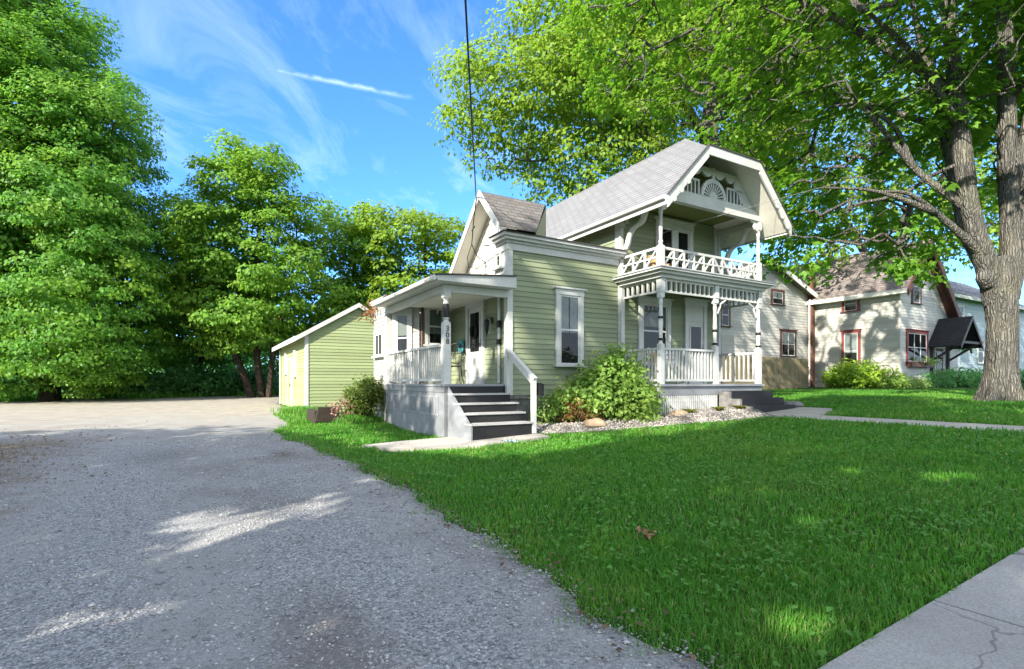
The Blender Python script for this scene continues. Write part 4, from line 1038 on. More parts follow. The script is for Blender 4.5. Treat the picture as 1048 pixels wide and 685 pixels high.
street_tree('tall shade tree behind the photographer at the kerb', -15, -12.5, [(0, 0, 10.2, 3.9, 4.6), (-.5, -.6, 14.4, 3.4, 2.8), (0, 2.4, 5.6, 3.4, 2.5), (0, 5.2, 5.0, 2.7, 2.2), (0, -3.8, 7.5, 3.8, 3.6), (-3, 2.5, 12, 3.4, 3.4), (-4, 1, 16, 3.2, 2.6)], 52)
street_tree('second shade tree behind the photographer across the street', -12, -18.5, [(0, 0, 6.5, 4.4, 3.8), (2, 3, 4.6, 3.0, 2.0)], 53)
# ------------------------------------------------------------------ ground
def axis(n0, n1, fine, far, growth=1.09):
    xs = list(np.arange(n0, n1 + 1e-6, fine)); s = fine
    while xs[-1] < far: s *= growth; xs.append(xs[-1] + s)
    s = fine
    while xs[0] > -far: s *= growth; xs.insert(0, xs[0] - s)
    return np.array(xs)
def sheet(name, X, Y, Z, m, smooth=True):
    ny, nx = X.shape
    vs = np.stack([X, Y, Z], -1).reshape(-1, 3)
    i = np.arange((ny - 1) * (nx - 1)); r_, c_ = i // (nx - 1), i % (nx - 1)
    k = r_ * nx + c_
    return npmesh_idx(name, vs, np.stack([k, k + 1, k + nx + 1, k + nx], 1), m, None, smooth)
ax, ay = axis(-20, 24, .3, 900), axis(-4, 40, .3, 900)
X, Y = np.meshgrid(ax, ay)
Z = gw(X, Y) - .012
def soil():
    m, nt, nn, ln = nodes('grass_soil')
    v = coords(nt); n1 = noise(nt, v, .8, 5); n2 = noise(nt, v, 40, 4)
    c = mixc(nt, ramp(nt, n1, [(.35, 0), (.7, 1)]), (.024, .085, .010), (.04, .11, .014))
    c = mixc(nt, ramp(nt, n2, [(.4, 0), (.75, .7)]), c, (.045, .04, .02))
    finish(nt, c, .95, (n2, .8, .03), spec=.1); return m
tag(sheet('ground', X, Y, Z, soil()), kind='structure')
def offs(n, seed, amp, f=1.0):
    t = np.arange(n); r = np.random.default_rng(seed); return amp * np.sin(t * .9 * f + r.random() * 6) * .6 + amp * np.sin(t * 2.3 * f + r.random() * 6) * .5 + r.normal(size=n) * amp * .35
# drive edge on the lawn side, as (a, b)
DE = [(-3.4, -14), (-3.72, -9.0), (-3.72, -7.9), (-3.68, -6.9), (-3.64, -5.6), (-3.66, -3.4), (-3.8, -1.3), (-4.1, 1.6), (-4.2, 2.9), (-4.1, 4.3), (-3.5, 6.2), (-2.95, 8.0), (-2.62, 10.4), (-2.6, 18.2), (-2.0, 22), (0, 29), (2, 31)]
DEb = np.array([q[1] for q in DE]); DEa = np.array([q[0] for q in DE])
def drive_edge(b):
    b = np.asarray(b, float)
    return np.interp(b, DEb, DEa) + .05 * np.sin(b * 2.7) + .035 * np.sin(b * 6.1 + 1) + .02 * np.sin(b * 14.3)
bs = np.concatenate([np.arange(-14, 12, .08), np.arange(12, 31, .3)])
ne = drive_edge(bs)
us = np.concatenate([np.linspace(0, .12, 14), np.linspace(.14, 1, 50)])
left = -24.0
AA = ne[:, None] + (left - ne[:, None]) * us[None]; BB_ = np.broadcast_to(bs[:, None], AA.shape)
Zd = gl(AA, BB_) + .004 + .03 * smn((ne[:, None] - AA), .0, .6) - .03 * 0
Zd[:, 0] = gl(AA[:, 0], bs) - .02
PX = C0[0] + AA * U[0] + BB_ * V[0]; PY = C0[1] + AA * U[1] + BB_ * V[1]
LOC_A = C0[0] * U[0] + C0[1] * U[1]; LOC_B = C0[0] * V[0] + C0[1] * V[1]
def gravelmat():
    m, nt, nn, ln = nodes('gravel')
    v = coords(nt)
    vo = N(nt, 'ShaderNodeTexVoronoi'); vo.inputs['Scale'].default_value = 75; ln.new(v, vo.inputs['Vector'])
    n0 = noise(nt, v, .45, 5, .6); n1 = noise(nt, v, 1.7, 6, .65); n2 = noise(nt, v, 110, 3, .7); n3 = noise(nt, v, 7, 5, .7)
    sepc = N(nt, 'ShaderNodeSeparateColor'); ln.new(vo.outputs['Color'], sepc.inputs[0])
    stone = ramp(nt, sepc.outputs[0], [(0, (.17, .175, .19)), (.5, (.32, .33, .345)), (.85, (.45, .455, .46)), (1, (.60, .60, .59))])
    # dust packed between the stones, more of it in the wheel tracks
    mp = N(nt, 'ShaderNodeMapping'); mp.vector_type = 'POINT'; mp.inputs['Rotation'].default_value = (0, 0, -TH); ln.new(v, mp.inputs[0])
    sr = N(nt, 'ShaderNodeSeparateXYZ'); ln.new(mp.outputs[0], sr.inputs[0])
    a_off = C0[0] * U[0] + C0[1] * U[1]
    aa_ = N(nt, 'ShaderNodeMath', operation='MULTIPLY_ADD'); ln.new(n0, aa_.inputs[0]); aa_.inputs[1].default_value = .7; ln.new(sr.outputs[0], aa_.inputs[2])
    sn_ = N(nt, 'ShaderNodeMath', operation='MULTIPLY_ADD'); ln.new(aa_.outputs[0], sn_.inputs[0]); sn_.inputs[1].default_value = 2 * PI / 1.65; sn_.inputs[2].default_value = .4
    cs_ = N(nt, 'ShaderNodeMath', operation='SINE'); ln.new(sn_.outputs[0], cs_.inputs[0])
    mixn = N(nt, 'ShaderNodeMath', operation='MULTIPLY_ADD'); ln.new(cs_.outputs[0], mixn.inputs[0]); mixn.inputs[1].default_value = .15; ln.new(n1, mixn.inputs[2])
    c = mixc(nt, ramp(nt, mixn.outputs[0], [(.42, 0), (.68, .8)]), stone, (.36, .36, .355))
    c = mixc(nt, ramp(nt, n0, [(.50, 0), (.64, .62)]), c, (.19, .18, .165))
    c = mixc(nt, ramp(nt, n3, [(.56, 0), (.72, .5)]), c, (.16, .145, .12))
    c = mixc(nt, ramp(nt, n2, [(.3, .5), (.6, 0)]), c, (.10, .10, .10))
    sx = N(nt, 'ShaderNodeSeparateXYZ'); ln.new(v, sx.inputs[0])
    fy = N(nt, 'ShaderNodeMath', operation='MULTIPLY_ADD'); ln.new(n0, fy.inputs[0]); fy.inputs[1].default_value = 9.; ln.new(sx.outputs[1], fy.inputs[2])
    mr = N(nt, 'ShaderNodeMapRange', i_1=13., i_2=24.); ln.new(fy.outputs[0], mr.inputs[0])
    c = mixc(nt, mr.outputs[0], c, mixc(nt, ramp(nt, n1, [(.3, 0), (.7, 1)]), (.27, .245, .205), (.40, .365, .31)))
    # old leaves and dirt trodden in along the left side
    la = N(nt, 'ShaderNodeMath', operation='MULTIPLY_ADD'); ln.new(n1, la.inputs[0]); la.inputs[1].default_value = -3.6; ln.new(sr.outputs[0], la.inputs[2])
    ma = N(nt, 'ShaderNodeMapRange', i_1=-7.3 - 1.8 + LOC_A, i_2=-8.7 - 1.8 + LOC_A); ln.new(la.outputs[0], ma.inputs[0])
    mb_ = N(nt, 'ShaderNodeMapRange', i_1=6.5 + LOC_B, i_2=4.5 + LOC_B); lb_ = N(nt, 'ShaderNodeMath', operation='MULTIPLY_ADD'); ln.new(n0, lb_.inputs[0]); lb_.inputs[1].default_value = 2.; ln.new(sr.outputs[1], lb_.inputs[2]); ln.new(lb_.outputs[0], mb_.inputs[0])
    mm = N(nt, 'ShaderNodeMath', operation='MULTIPLY'); ln.new(ma.outputs[0], mm.inputs[0]); ln.new(mb_.outputs[0], mm.inputs[1])
    c = mixc(nt, ramp(nt, mm.outputs[0], [(0, 0), (1, .85)]), c, mixc(nt, ramp(nt, n3, [(.35, 0), (.65, 1)]), (.10, .072, .048), (.24, .19, .13)))
    # an old oil and mud stain where cars stand
    def stain(c, a0, b0, ra, rb, col, k):
        da = N(nt, 'ShaderNodeMath', operation='MULTIPLY_ADD'); ln.new(sr.outputs[0], da.inputs[0]); da.inputs[1].default_value = 1 / ra; da.inputs[2].default_value = -(a0 + LOC_A) / ra
        db = N(nt, 'ShaderNodeMath', operation='MULTIPLY_ADD'); ln.new(sr.outputs[1], db.inputs[0]); db.inputs[1].default_value = 1 / rb; db.inputs[2].default_value = -(b0 + LOC_B) / rb
        cv_ = N(nt, 'ShaderNodeCombineXYZ'); ln.new(da.outputs[0], cv_.inputs[0]); ln.new(db.outputs[0], cv_.inputs[1])
        le = N(nt, 'ShaderNodeVectorMath', operation='LENGTH'); ln.new(cv_.outputs[0], le.inputs[0])
        sm_ = N(nt, 'ShaderNodeMath', operation='MULTIPLY_ADD'); ln.new(n3, sm_.inputs[0]); sm_.inputs[1].default_value = 1.6; ln.new(le.outputs['Value'], sm_.inputs[2])
        return mixc(nt, ramp(nt, sm_.outputs[0], [(.55, k), (1., k * .5)]) if False else ramp(nt, N_half(sm_), [(.5, k), (.95, 0)]), c, col)
    def N_half(q):
        o = N(nt, 'ShaderNodeMath', operation='MULTIPLY'); ln.new(q.outputs[0], o.inputs[0]); o.inputs[1].default_value = .5; return o.outputs[0]
    c = stain(c, -5.15, -7.3, .36, 1.2, (.16, .145, .125), .7)
    c = stain(c, -4.6, -.6, .22, .5, (.11, .09, .07), .8)
    c = stain(c, -6.3, .2, .7, 1.2, (.17, .165, .16), .6)
    h = N(nt, 'ShaderNodeMath', operation='MULTIPLY_ADD'); ln.new(vo.outputs['Distance'], h.inputs[0]); h.inputs[1].default_value = -.9; ln.new(n2, h.inputs[2])
    finish(nt, c, .92, (h.outputs[0], .9, .012), spec=.15); return m
M_GRAV = gravelmat()
tag(sheet('driveway', PX, PY, Zd, M_GRAV), kind='structure')
# loose stones over the nearer part of the drive
r = np.random.default_rng(61)
n = 110000
aa = -3.6 - (r.random(n) ** 1.3) * 8.5; b_ = -10.2 + (r.random(n) ** 1.6) * 13
wx = C0[0] + aa * U[0] + b_ * V[0]; wy = C0[1] + aa * U[1] + b_ * V[1]
k = (wy > 1.4) & (aa < drive_edge(b_) + .12 * r.normal(size=n)); aa, b_, wx, wy = aa[k], b_[k], wx[k], wy[k]; n = len(aa)
sz = .0035 + .0085 * r.random(n) ** 3 + .012 * (r.random(n) < .035) * r.random(n)
oct_ = np.array([(1, 0, 0), (-1, 0, 0), (0, 1, 0), (0, -1, 0), (0, 0, 1), (0, 0, -1)], float)
ov = oct_[None] * (1 + .35 * r.normal(size=(n, 6, 1)).clip(-1, 1)) + r.normal(size=(n, 6, 3)) * .22
ov[..., 2] *= .65
zz = gl(aa, b_) + .004 + .03 * smn(drive_edge(b_) - aa, 0, .6) + sz * .25
ov = ov * sz[:, None, None] + np.stack([wx, wy, zz], -1)[:, None]
tf = np.array([(0, 2, 4), (2, 1, 4), (1, 3, 4), (3, 0, 4), (2, 0, 5), (1, 2, 5), (3, 1, 5), (0, 3, 5)])
fs = (tf[None] + (np.arange(n) * 6)[:, None, None]).reshape(-1, 3)
def stonemat(name, lo, mid, hi):
    m, nt, nn, ln = nodes(name)
    g = N(nt, 'ShaderNodeNewGeometry')
    c = ramp(nt, g.outputs['Random Per Island'], [(0, lo), (.55, mid), (1, hi)])
    finish(nt, c, .85, spec=.25); return m
tag(npmesh_idx('gravel', ov.reshape(-1, 3), fs, stonemat('gravel_stone', (.17, .17, .18), (.34, .34, .345), (.54, .53, .51))), 'loose grey gravel stones spread over the drive', 'gravel', kind='stuff')
# ------------------------------------------------------------------ sidewalk, walk, stair landing
def concrete(name, c, joints=None):
    m, nt, nn, ln = nodes(name)
    v = coords(nt); n1 = noise(nt, v, 1.6, 6, .6); n2 = noise(nt, v, 90, 3, .65); n3 = noise(nt, v, 9, 5, .7)
    col = mixc(nt, ramp(nt, n1, [(.35, 0), (.7, .6)]), c, tuple(x * .66 for x in c))
    col = mixc(nt, ramp(nt, n3, [(.55, 0), (.75, .5)]), col, (c[0] * .6, c[1] * .56, c[2] * .48))
    col = mixc(nt, ramp(nt, n2, [(.38, .55), (.6, 0)]), col, tuple(x * .45 for x in c))
    wv = N(nt, 'ShaderNodeVectorMath', operation='MULTIPLY_ADD'); nz = N(nt, 'ShaderNodeTexNoise'); nz.inputs['Scale'].default_value = 5; ln.new(v, nz.inputs['Vector'])
    ln.new(nz.outputs['Color'], wv.inputs[0]); wv.inputs[1].default_value = (.25, .25, .25); ln.new(v, wv.inputs[2])
    vo = N(nt, 'ShaderNodeTexVoronoi', feature='DISTANCE_TO_EDGE'); vo.inputs['Scale'].default_value = .7; ln.new(wv.outputs[0], vo.inputs['Vector'])
    col = mixc(nt, ramp(nt, vo.outputs['Distance'], [(0, .6), (.003, .4), (.006, 0)]), col, (.06, .055, .05))
    finish(nt, col, .88, (n2, .7, .006), spec=.15); MATS[name] = m; return m
M_CONC = concrete('sidewalk_concrete', (.38, .375, .36)); M_CONCW = concrete('walk_concrete', (.48, .45, .40))
def slab_poly(mb, ab, th=.05, lift=.012):
    top = [tuple(W(a, b, gz(a, b) + lift)) for a, b in ab]; lo = [(x, y, z - th - .1) for x, y, z in top]
    k = len(ab); mb.add(top + lo, [tuple(range(k))] + [(i, i + k, (i + 1) % k + k, (i + 1) % k) for i in range(k)])
sw_ = MB()
a = -3.75; j = 0
SB0, SB1 = -10.3, -8.60
while a < 30:
    L = 1.48
    slab_poly(sw_, [(a, SB0), (a + L, SB0), (a + L, SB1 + .01), (a, SB1 + .01)]); a += L + .012
tag(sw_.build('sidewalk', M_CONC), kind='structure')
wk = MB()
b = -3.52
slab_poly(wk, [(4.75, -2.95), (4.9, -2.2), (7.2, -2.2), (7.2, -2.95)]); slab_poly(wk, [(4.75, -2.962), (7.2, -2.962), (6.4, -3.5), (5.0, -3.5)])
while b > -8.4:
    slab_poly(wk, [(5.0, b - 1.18), (5.72, b - 1.18), (5.72, b), (5.0, b)]); b -= 1.19
tag(wk.build('front_walk', M_CONCW), kind='structure')
sl = MB()
slab_poly(sl, [(-2.9, -1.15), (-1.5, -1.75), (-.05, -1.66), (.02, -1.1), (-.1, -.2), (-1.5, -.1), (-2.5, -.2), (-3.25, -.35)], .05, .045)
tag(sl.build('stair_landing', M_CONCW), kind='structure')
# ------------------------------------------------------------------ planting bed in front of the wing and the porch
bedfront = [(-.02, -1.0), (.5, -1.45), (1.3, -1.85), (2.2, -2.15), (3.1, -2.42), (4.0, -2.72), (4.85, -2.95)]
bfa = np.array([p[0] for p in bedfront]); bfb = np.array([p[1] for p in bedfront])
ba = np.linspace(.0, 5.14, 70); bt_ = np.linspace(0, 1, 24)
fb_ = np.interp(ba, bfa, bfb); AA = np.broadcast_to(ba[:, None], (70, 24)); back = np.where(ba < 3.2, .0, -1.25)
BBd = fb_[:, None] + (back - fb_)[:, None] * bt_[None]
Zb = gl(AA, BBd) + .012 + .12 * smn(bt_[None] * np.ones((70, 1)), 0, .35) + .008 * np.random.default_rng(3).normal(size=AA.shape)
Zb[:, 0] -= .05; Zb[0, :] -= .06
PX = C0[0] + AA * U[0] + BBd * V[0]; PY = C0[1] + AA * U[1] + BBd * V[1]
M_BED = plain('bed_soil', (.13, .115, .10), .95, var=.4, scale=30, bump=.8)
tag(sheet('planting_bed', PX, PY, Zb, M_BED), kind='structure')
def bed_z(a, b):
    f = np.interp(a, bfa, bfb); bk = np.where(np.asarray(a) < 3.2, .0, -1.25)
    t = (b - f) / (bk - f); return gl(a, b) + .012 + .12 * smn(t, 0, .35)
r = np.random.default_rng(62); n = 9000
aa = r.random(n) * 5.0; f = np.interp(aa, bfa, bfb); bk = np.where(aa < 3.2, 0., -1.25); b_ = f + .05 + (bk - f - .05) * r.random(n) ** 1.4
sz = .014 + .022 * r.random(n) ** 2
ov = oct_[None] * (1 + .3 * r.normal(size=(n, 6, 1)).clip(-1, 1)) + r.normal(size=(n, 6, 3)) * .2; ov[..., 2] *= .6
ov = ov * sz[:, None, None] + np.stack([C0[0] + aa * U[0] + b_ * V[0], C0[1] + aa * U[1] + b_ * V[1], bed_z(aa, b_) + sz * .3], -1)[:, None]
fs = (tf[None] + (np.arange(n) * 6)[:, None, None]).reshape(-1, 3)
tag(npmesh_idx('bed_pebbles', ov.reshape(-1, 3), fs, stonemat('bed_stone', (.12, .11, .10), (.27, .25, .23), (.46, .43, .40))), 'pale pebbles covering the planting bed before the house', 'pebbles', kind='stuff')
# dirt and old leaves along the left side of the drive
r = np.random.default_rng(63)
def patch(name, pts, z, m, n=60, amp=.18, seed=1):
    """irregular flat patch (a, b polygon)"""
    rr = np.random.default_rng(seed); P = []
    for i in range(len(pts)):
        p, q = np.array(pts[i]), np.array(pts[(i + 1) % len(pts)]); k = max(3, int(np.linalg.norm(q - p) / .25))
        for j in range(k): P.append(p + (q - p) * j / k + rr.normal(size=2) * amp)
    c = np.mean(P, axis=0); P = np.array(P); rings = [P * t + c * (1 - t) for t in (1, .8, .6, .4, .2, .02)]
    vs = []; fs = []; k = len(P)
    for ri, ring in enumerate(rings):
        zz = gl(ring[:, 0], ring[:, 1]) + .034 + (z if ri else -.012)
        for (a, b), q in zip(ring, zz): vs.append(tuple(W(a, b, q)))
    for ri in range(len(rings) - 1):
        for i in range(k): fs.append((ri * k + i, ri * k + (i + 1) % k, (ri + 1) * k + (i + 1) % k, (ri + 1) * k + i))
    mb = MB(); mb.add(vs, fs); return tag(mb.build(name, m, None, True), kind='structure')
M_DIRT = plain('dry_leaf_dirt', (.22, .165, .11), .95, var=.45, scale=9, bump=.9)
M_STAIN = plain('damp_gravel', (.085, .078, .072), .9, var=.4, scale=30, bump=.9)
def spots(name, n, area, m, seed, size, label, cat, lift=.036):
    """scattered dead leaves and litter"""
    rr = np.random.default_rng(seed); ab = area(rr, n)
    P = np.stack([C0[0] + ab[:, 0] * U[0] + ab[:, 1] * V[0], C0[1] + ab[:, 0] * U[1] + ab[:, 1] * V[1], gl(ab[:, 0], ab[:, 1]) + lift], -1)
    nor = rr.normal(size=P.shape) * .3; nor[:, 2] += 1
    return tag(npmesh(name, leaf_faces(P, nor, rr.normal(size=P.shape), size * (.5 + rr.random(n))), 4, m), label, cat, kind='stuff')
L_DEAD = leafmat('dead_leaf', (.22, .15, .09), (.2, .14, .08), .5, (.12, .08, .05), .4)
spots('dead_leaves', 1300, lambda q, n: (lambda b: np.stack([-7.6 - .5 * np.sin(b * 1.3) + .8 * q.normal(size=n) * .5 - 3.4 * q.random(n), b], -1))(1 + 3.2 * q.normal(size=n)), L_DEAD, 71, .045, 'brown dead leaves littering the left side of the drive', 'dead leaves', .05)
spots('leaf_litter', 420, lambda q, n: (lambda b: np.stack([drive_edge(b) + q.normal(size=n) * .14 - .05, b], -1))(-9 + 12 * q.random(n)), L_DEAD, 72, .035, 'small brown leaf litter along the edge between drive and lawn', 'leaf litter', .04)
# ------------------------------------------------------------------ grass
def in_lawn(a, b):
    e = drive_edge(b)
    f = np.interp(a, bfa, bfb, left=9, right=9)
    wob = np.sin(a * 9) * np.sin(a * 23 + 1)
    spill = np.abs(np.sin(a * 37.1 + b * 91.7) * 43758.5) % 1
    tuft = np.sin(b * 2.9 + 1) * np.sin(b * 7.7) + .5 * np.sin(b * 17)
    ok = ((a > e - .02) | ((a > e - .10 - .22 * np.maximum(tuft, 0)) & (spill < .28))) & (b > SB1 + .005 + .03 * wob)
    bed = (a > -.02) & (a < 5.14) & (b > f - .02)
    porch = (a > -1.56) & (b > -.1) & (a < 7.0)
    stair = (a > -1.5) & (a < 0) & (b > -1.3)
    walk = (a > 4.97) & (a < 5.75) & (b < -2.9)
    land = (a > 4.8) & (a < 7.2) & (b > -3.5 + .3 * np.abs(a - 5.9)) & (b < 0)
    house = (a > -.1) & (b > -.2) & (a < 6.95) | (a > 3.1) & (a < 7) & (b > -2.3)
    la = (a - -1.6) / 1.65; lb = (b + .85) / .85; slab_ = ((a > -3.1) & (a < .05) & (b > -1.72 + .25 * np.maximum(0, -1.6 - a) ) & (b < -.12))
    shed = (a > -2.55) & (b > 10.3)
    return ok & ~bed & ~porch & ~stair & ~walk & ~land & ~house & ~slab_ & ~shed
def grass_blades(a, b, h, w, r, lean=.5):
    n = len(a); z = gl(a, b) - .012
    base = np.stack([C0[0] + a * U[0] + b * V[0], C0[1] + a * U[1] + b * V[1], z], -1)
    az = r.random(n) * 6.283; d = np.stack([np.cos(az), np.sin(az), 0 * az], -1); s = np.stack([-d[:, 1], d[:, 0], 0 * az], -1)
    le = (lean * r.random(n) ** .8)[:, None]; h = h[:, None]; w = w[:, None]
    up = np.array([0, 0, 1.])
    m1 = base + up * h * .55 + d * le * h * .35; t = base + up * h * (1 - .35 * le) + d * le * h * 1.15
    # two faces of four corners: lower blade, and tip folded to a point
    q1 = np.stack([base - s * w, base + s * w, m1 + s * w * .75, m1 - s * w * .75], 1); q2 = np.stack([m1 - s * w * .75, m1 + s * w * .75, t + s * w * .08, t - s * w * .08], 1)
    return np.concatenate([q1.reshape(n, 1, 4, 3), q2.reshape(n, 1, 4, 3)], 1).reshape(-1, 3)
def grassmat(name, c, trans):
    m, nt, nn, ln = nodes(name)
    g = N(nt, 'ShaderNodeNewGeometry'); v = coords(nt)
    n1 = noise(nt, v, .9, 4); n2 = noise(nt, v, 3.7, 3); n3 = noise(nt, v, 40, 2)
    col = ramp(nt, n3, [(.25, tuple(x * .6 for x in c)), (.6, c), (.8, (c[0] * 1.9, c[1] * 1.35, c[2] * 1.3))])
    col = mixc(nt, ramp(nt, n1, [(.4, 0), (.7, .5)]), col, (c[0] * .5, c[1] * .55, c[2] * .8))
    col = mixc(nt, ramp(nt, n2, [(.5, 0), (.72, .7)]), col, (c[0] * 2.0, c[1] * 1.25, c[2] * 1.2))
    n4 = noise(nt, v, .42, 4, .6)
    col = mixc(nt, ramp(nt, n4, [(.5, 0), (.7, .55)]), col, (c[0] * 2.3, c[1] * 1.08, c[2] * 1.8))
    # some dry straw among the blades
    col = mixc(nt, ramp(nt, g.outputs['Random Per Island'], [(.0, 1), (.05, .8), (.07, 0)]), col, (.34, .30, .14))
    d = N(nt, 'ShaderNodeBsdfPrincipled'); d.inputs['Roughness'].default_value = .5; d.inputs['Specular IOR Level'].default_value = .3; ln.new(col, d.inputs['Base Color'])
    t = N(nt, 'ShaderNodeBsdfTranslucent'); ln.new(mixc(nt, .5, col, trans), t.inputs[0])
    mx = N(nt, 'ShaderNodeMixShader'); mx.inputs[0].default_value = .35; ln.new(d.outputs[0], mx.inputs[1]); ln.new(t.outputs[0], mx.inputs[2])
    o = N(nt, 'ShaderNodeOutputMaterial'); ln.new(mx.outputs[0], o.inputs[0]); return m
M_GRASS = grassmat('grass_blade', (.088, .30, .028), (.22, .58, .05))
r = np.random.default_rng(81)
A_, B_, H_, W_ = [], [], [], []
camx, camy = 0., 0.
for n, lim, hh, ww in ((160000, 4.2, .058, .0030), (240000, 9.0, .064, .0052), (240000, 26, .08, .012)):
    a = -4.6 + r.random(n * 3) * (12 if lim < 5 else 22 if lim < 10 else 42); b = -8.6 + r.random(n * 3) * (9 if lim < 5 else 20 if lim < 10 else 26)
    X_, Y_ = C0[0] + a * U[0] + b * V[0], C0[1] + a * U[1] + b * V[1]
    dist = np.hypot(X_, Y_); lo = {4.2: 0, 9.0: 3.6, 26: 8}[lim]
    k = in_lawn(a, b) & (dist < lim) & (dist > lo) & (Y_ > .9) & (np.abs(X_) < Y_ * 1.15 + .6)
    a, b = a[k][:n], b[k][:n]
    mott = np.sin(a * 1.7 + 1) * np.sin(b * 1.3) + np.sin(a * 4.1) * np.sin(b * 3.7 + 2)
    A_.append(a); B_.append(b); H_.append(hh * (.5 + .8 * r.random(len(a)) + .14 * mott).clip(.25, 2)); W_.append(ww * (.6 + .8 * r.random(len(a))))
    print('grass', lim, len(a))
gv = grass_blades(np.concatenate(A_), np.concatenate(B_), np.concatenate(H_), np.concatenate(W_), r, .75)
tag(npmesh('grass', gv, 4, M_GRASS), 'green lawn grass between the drive, the sidewalk and the houses', 'grass', kind='stuff')
# broad weeds and clover in the near lawn
r = np.random.default_rng(82)
cl = []
for k in range(230):
    a0 = -3.6 + 9 * r.random(); b0 = -8.5 + 6.5 * r.random() ** 1.2
    m = r.integers(10, 60); q = np.stack([a0 + r.normal(size=m) * .2, b0 + r.normal(size=m) * .16], -1); cl.append(q)
ab = np.concatenate(cl); ab = ab[in_lawn(ab[:, 0], ab[:, 1])]
P = np.stack([C0[0] + ab[:, 0] * U[0] + ab[:, 1] * V[0], C0[1] + ab[:, 0] * U[1] + ab[:, 1] * V[1], gl(ab[:, 0], ab[:, 1]) + .035 + .04 * r.random(len(ab))], -1)
nor = r.normal(size=P.shape) * .35; nor[:, 2] += 1
L_WEED = leafmat('clover_leaf', (.12, .31, .06), (.2, .45, .06), .3, (.16, .32, .06), .4)
tag(npmesh('clover', leaf_faces(P, nor, r.normal(size=P.shape), .02 + .017 * r.random(len(P)), 3, .5, .03), 4, L_WEED), 'broad leaved clover and weeds growing through the lawn', 'clover', kind='stuff')
# ------------------------------------------------------------------ lime shed at the end of the drive
SH = empty('garden_shed', W(-2.53, 10.53, -.08), TH, 'lime green clapboard shed with a gable end, beyond the porch', 'shed')
s0, s1, pk = 0., 3.8, 1.9
sz, szp = 2.98, 4.13
k = (szp - sz) / pk
SF = PL(0, 0, 1, 0)
m = MB(); siding(m, SF, 0, szp - .02, lambda z: max(0, (z - sz) / k), lambda z: min(s1, s1 - (z - sz) / k), .12, .016); m.build('front_wall', M_LIME, SH)
SL = PL(0, 0, 0, -1)
m = MB(); siding(m, SL, 0, sz - .02, -7.4, 0, .12, .016); m.build('side_wall', M_LIME, SH)
m = MB(); m.box(.004, s1 - .01, .004, 7.39, 0, sz); m.prism([(0.01, sz), (s1 - .01, sz), (pk, szp - .02)], lambda p, q, t: (p, t, q), 7.3, 7.39); m.build('wall_core', M_LIME, SH)
m = MB(); m.box(-.03, .09, -.03, 0, 0, sz - .05); m.box(-.03, 0, .0, .1, 0, sz - .05); m.box(s1 - .09, s1, -.03, 0, 0, sz - .1); m.build('corner_board', M_WHITE, SH)
oh = .36
m = MB(); slab(m, [(-oh, -.12, sz - oh * k + .05), (pk, -.12, szp + .05), (pk, 7.6, szp + .05), (-oh, 7.6, sz - oh * k + .05)], .05); m.build('shed_roof', M_ROOF, SH)
m = MB(); slab(m, [(pk + .002, -.12, szp + .05), (s1 + oh, -.12, sz - oh * k + .05), (s1 + oh, 7.6, sz - oh * k + .05), (pk + .002, 7.6, szp + .05)], .05); m.build('shed_roof', M_ROOF, SH)
m = MB()
for (a0, z0), (a1, z1) in (((-oh, sz - oh * k + .05), (pk, szp + .05)), ((pk + .002, szp + .05), (s1 + oh, sz - oh * k + .05))): board(m, (a0, z0), (a1, z1), -.155, -.122, -.01, .16)
m.build('bargeboard', M_WHITE, SH)
m = MB(); m.box(-oh - .03, -oh - .002, -.12, 7.6, sz - oh * k - .12, sz - oh * k + .06); m.build('eave_fascia', M_WHITE, SH)
m = MB(); m.hexa([(-oh, -.11, sz - oh * k - .03), (0, -.11, sz - .03), (0, 7.5, sz - .03), (-oh, 7.5, sz - oh * k - .03), (-oh, -.11, sz - oh * k - .01), (0, -.11, sz - .01), (0, 7.5, sz - .01), (-oh, 7.5, sz - oh * k - .01)]); m.build('shed_soffit', M_GREEN, SH)
m = MB(); m.tube([(-.06, 7.2, sz - .3), (-.06, 7.2, .1)], .04, 8); m.build('downspout', M_WHITE, SH)
o = MB(); SL.box(o, -4.55, -3.55, .05, 2.1, 0, .05); so_ = o.build('door', M_LIME, SH)
f = MB()
for a_, b_ in ((-4.65, -4.552), (-3.548, -3.45)): SL.box(f, a_, b_, .05, 2.2, 0, .06)
SL.box(f, -4.65, -3.45, 2.102, 2.2, 0, .064); f.build('door_casing', M_CREAM, so_)
h = MB(); SL.box(h, -3.68, -3.62, .95, 1.1, .05, .09); h.build('handle', M_BLKMET, so_)
window(SH, SL, -2.75, -2.3, 1.35, 2.45, cw=.07, hc=.08, rows=1, cap=False, trim=M_CREAM)
window(SH, SL, -5.6, -5.2, 1.5, 2.5, cw=.07, hc=.08, rows=1, cap=False, trim=M_CREAM)

# ------------------------------------------------------------------ white neighbour house
NA, NB, NG = 24.1, 2.83, .72
NH = empty('neighbour_house', W(NA, NB, NG), TH, 'white clapboard house with maroon window trim and a tan brown roof', 'house')
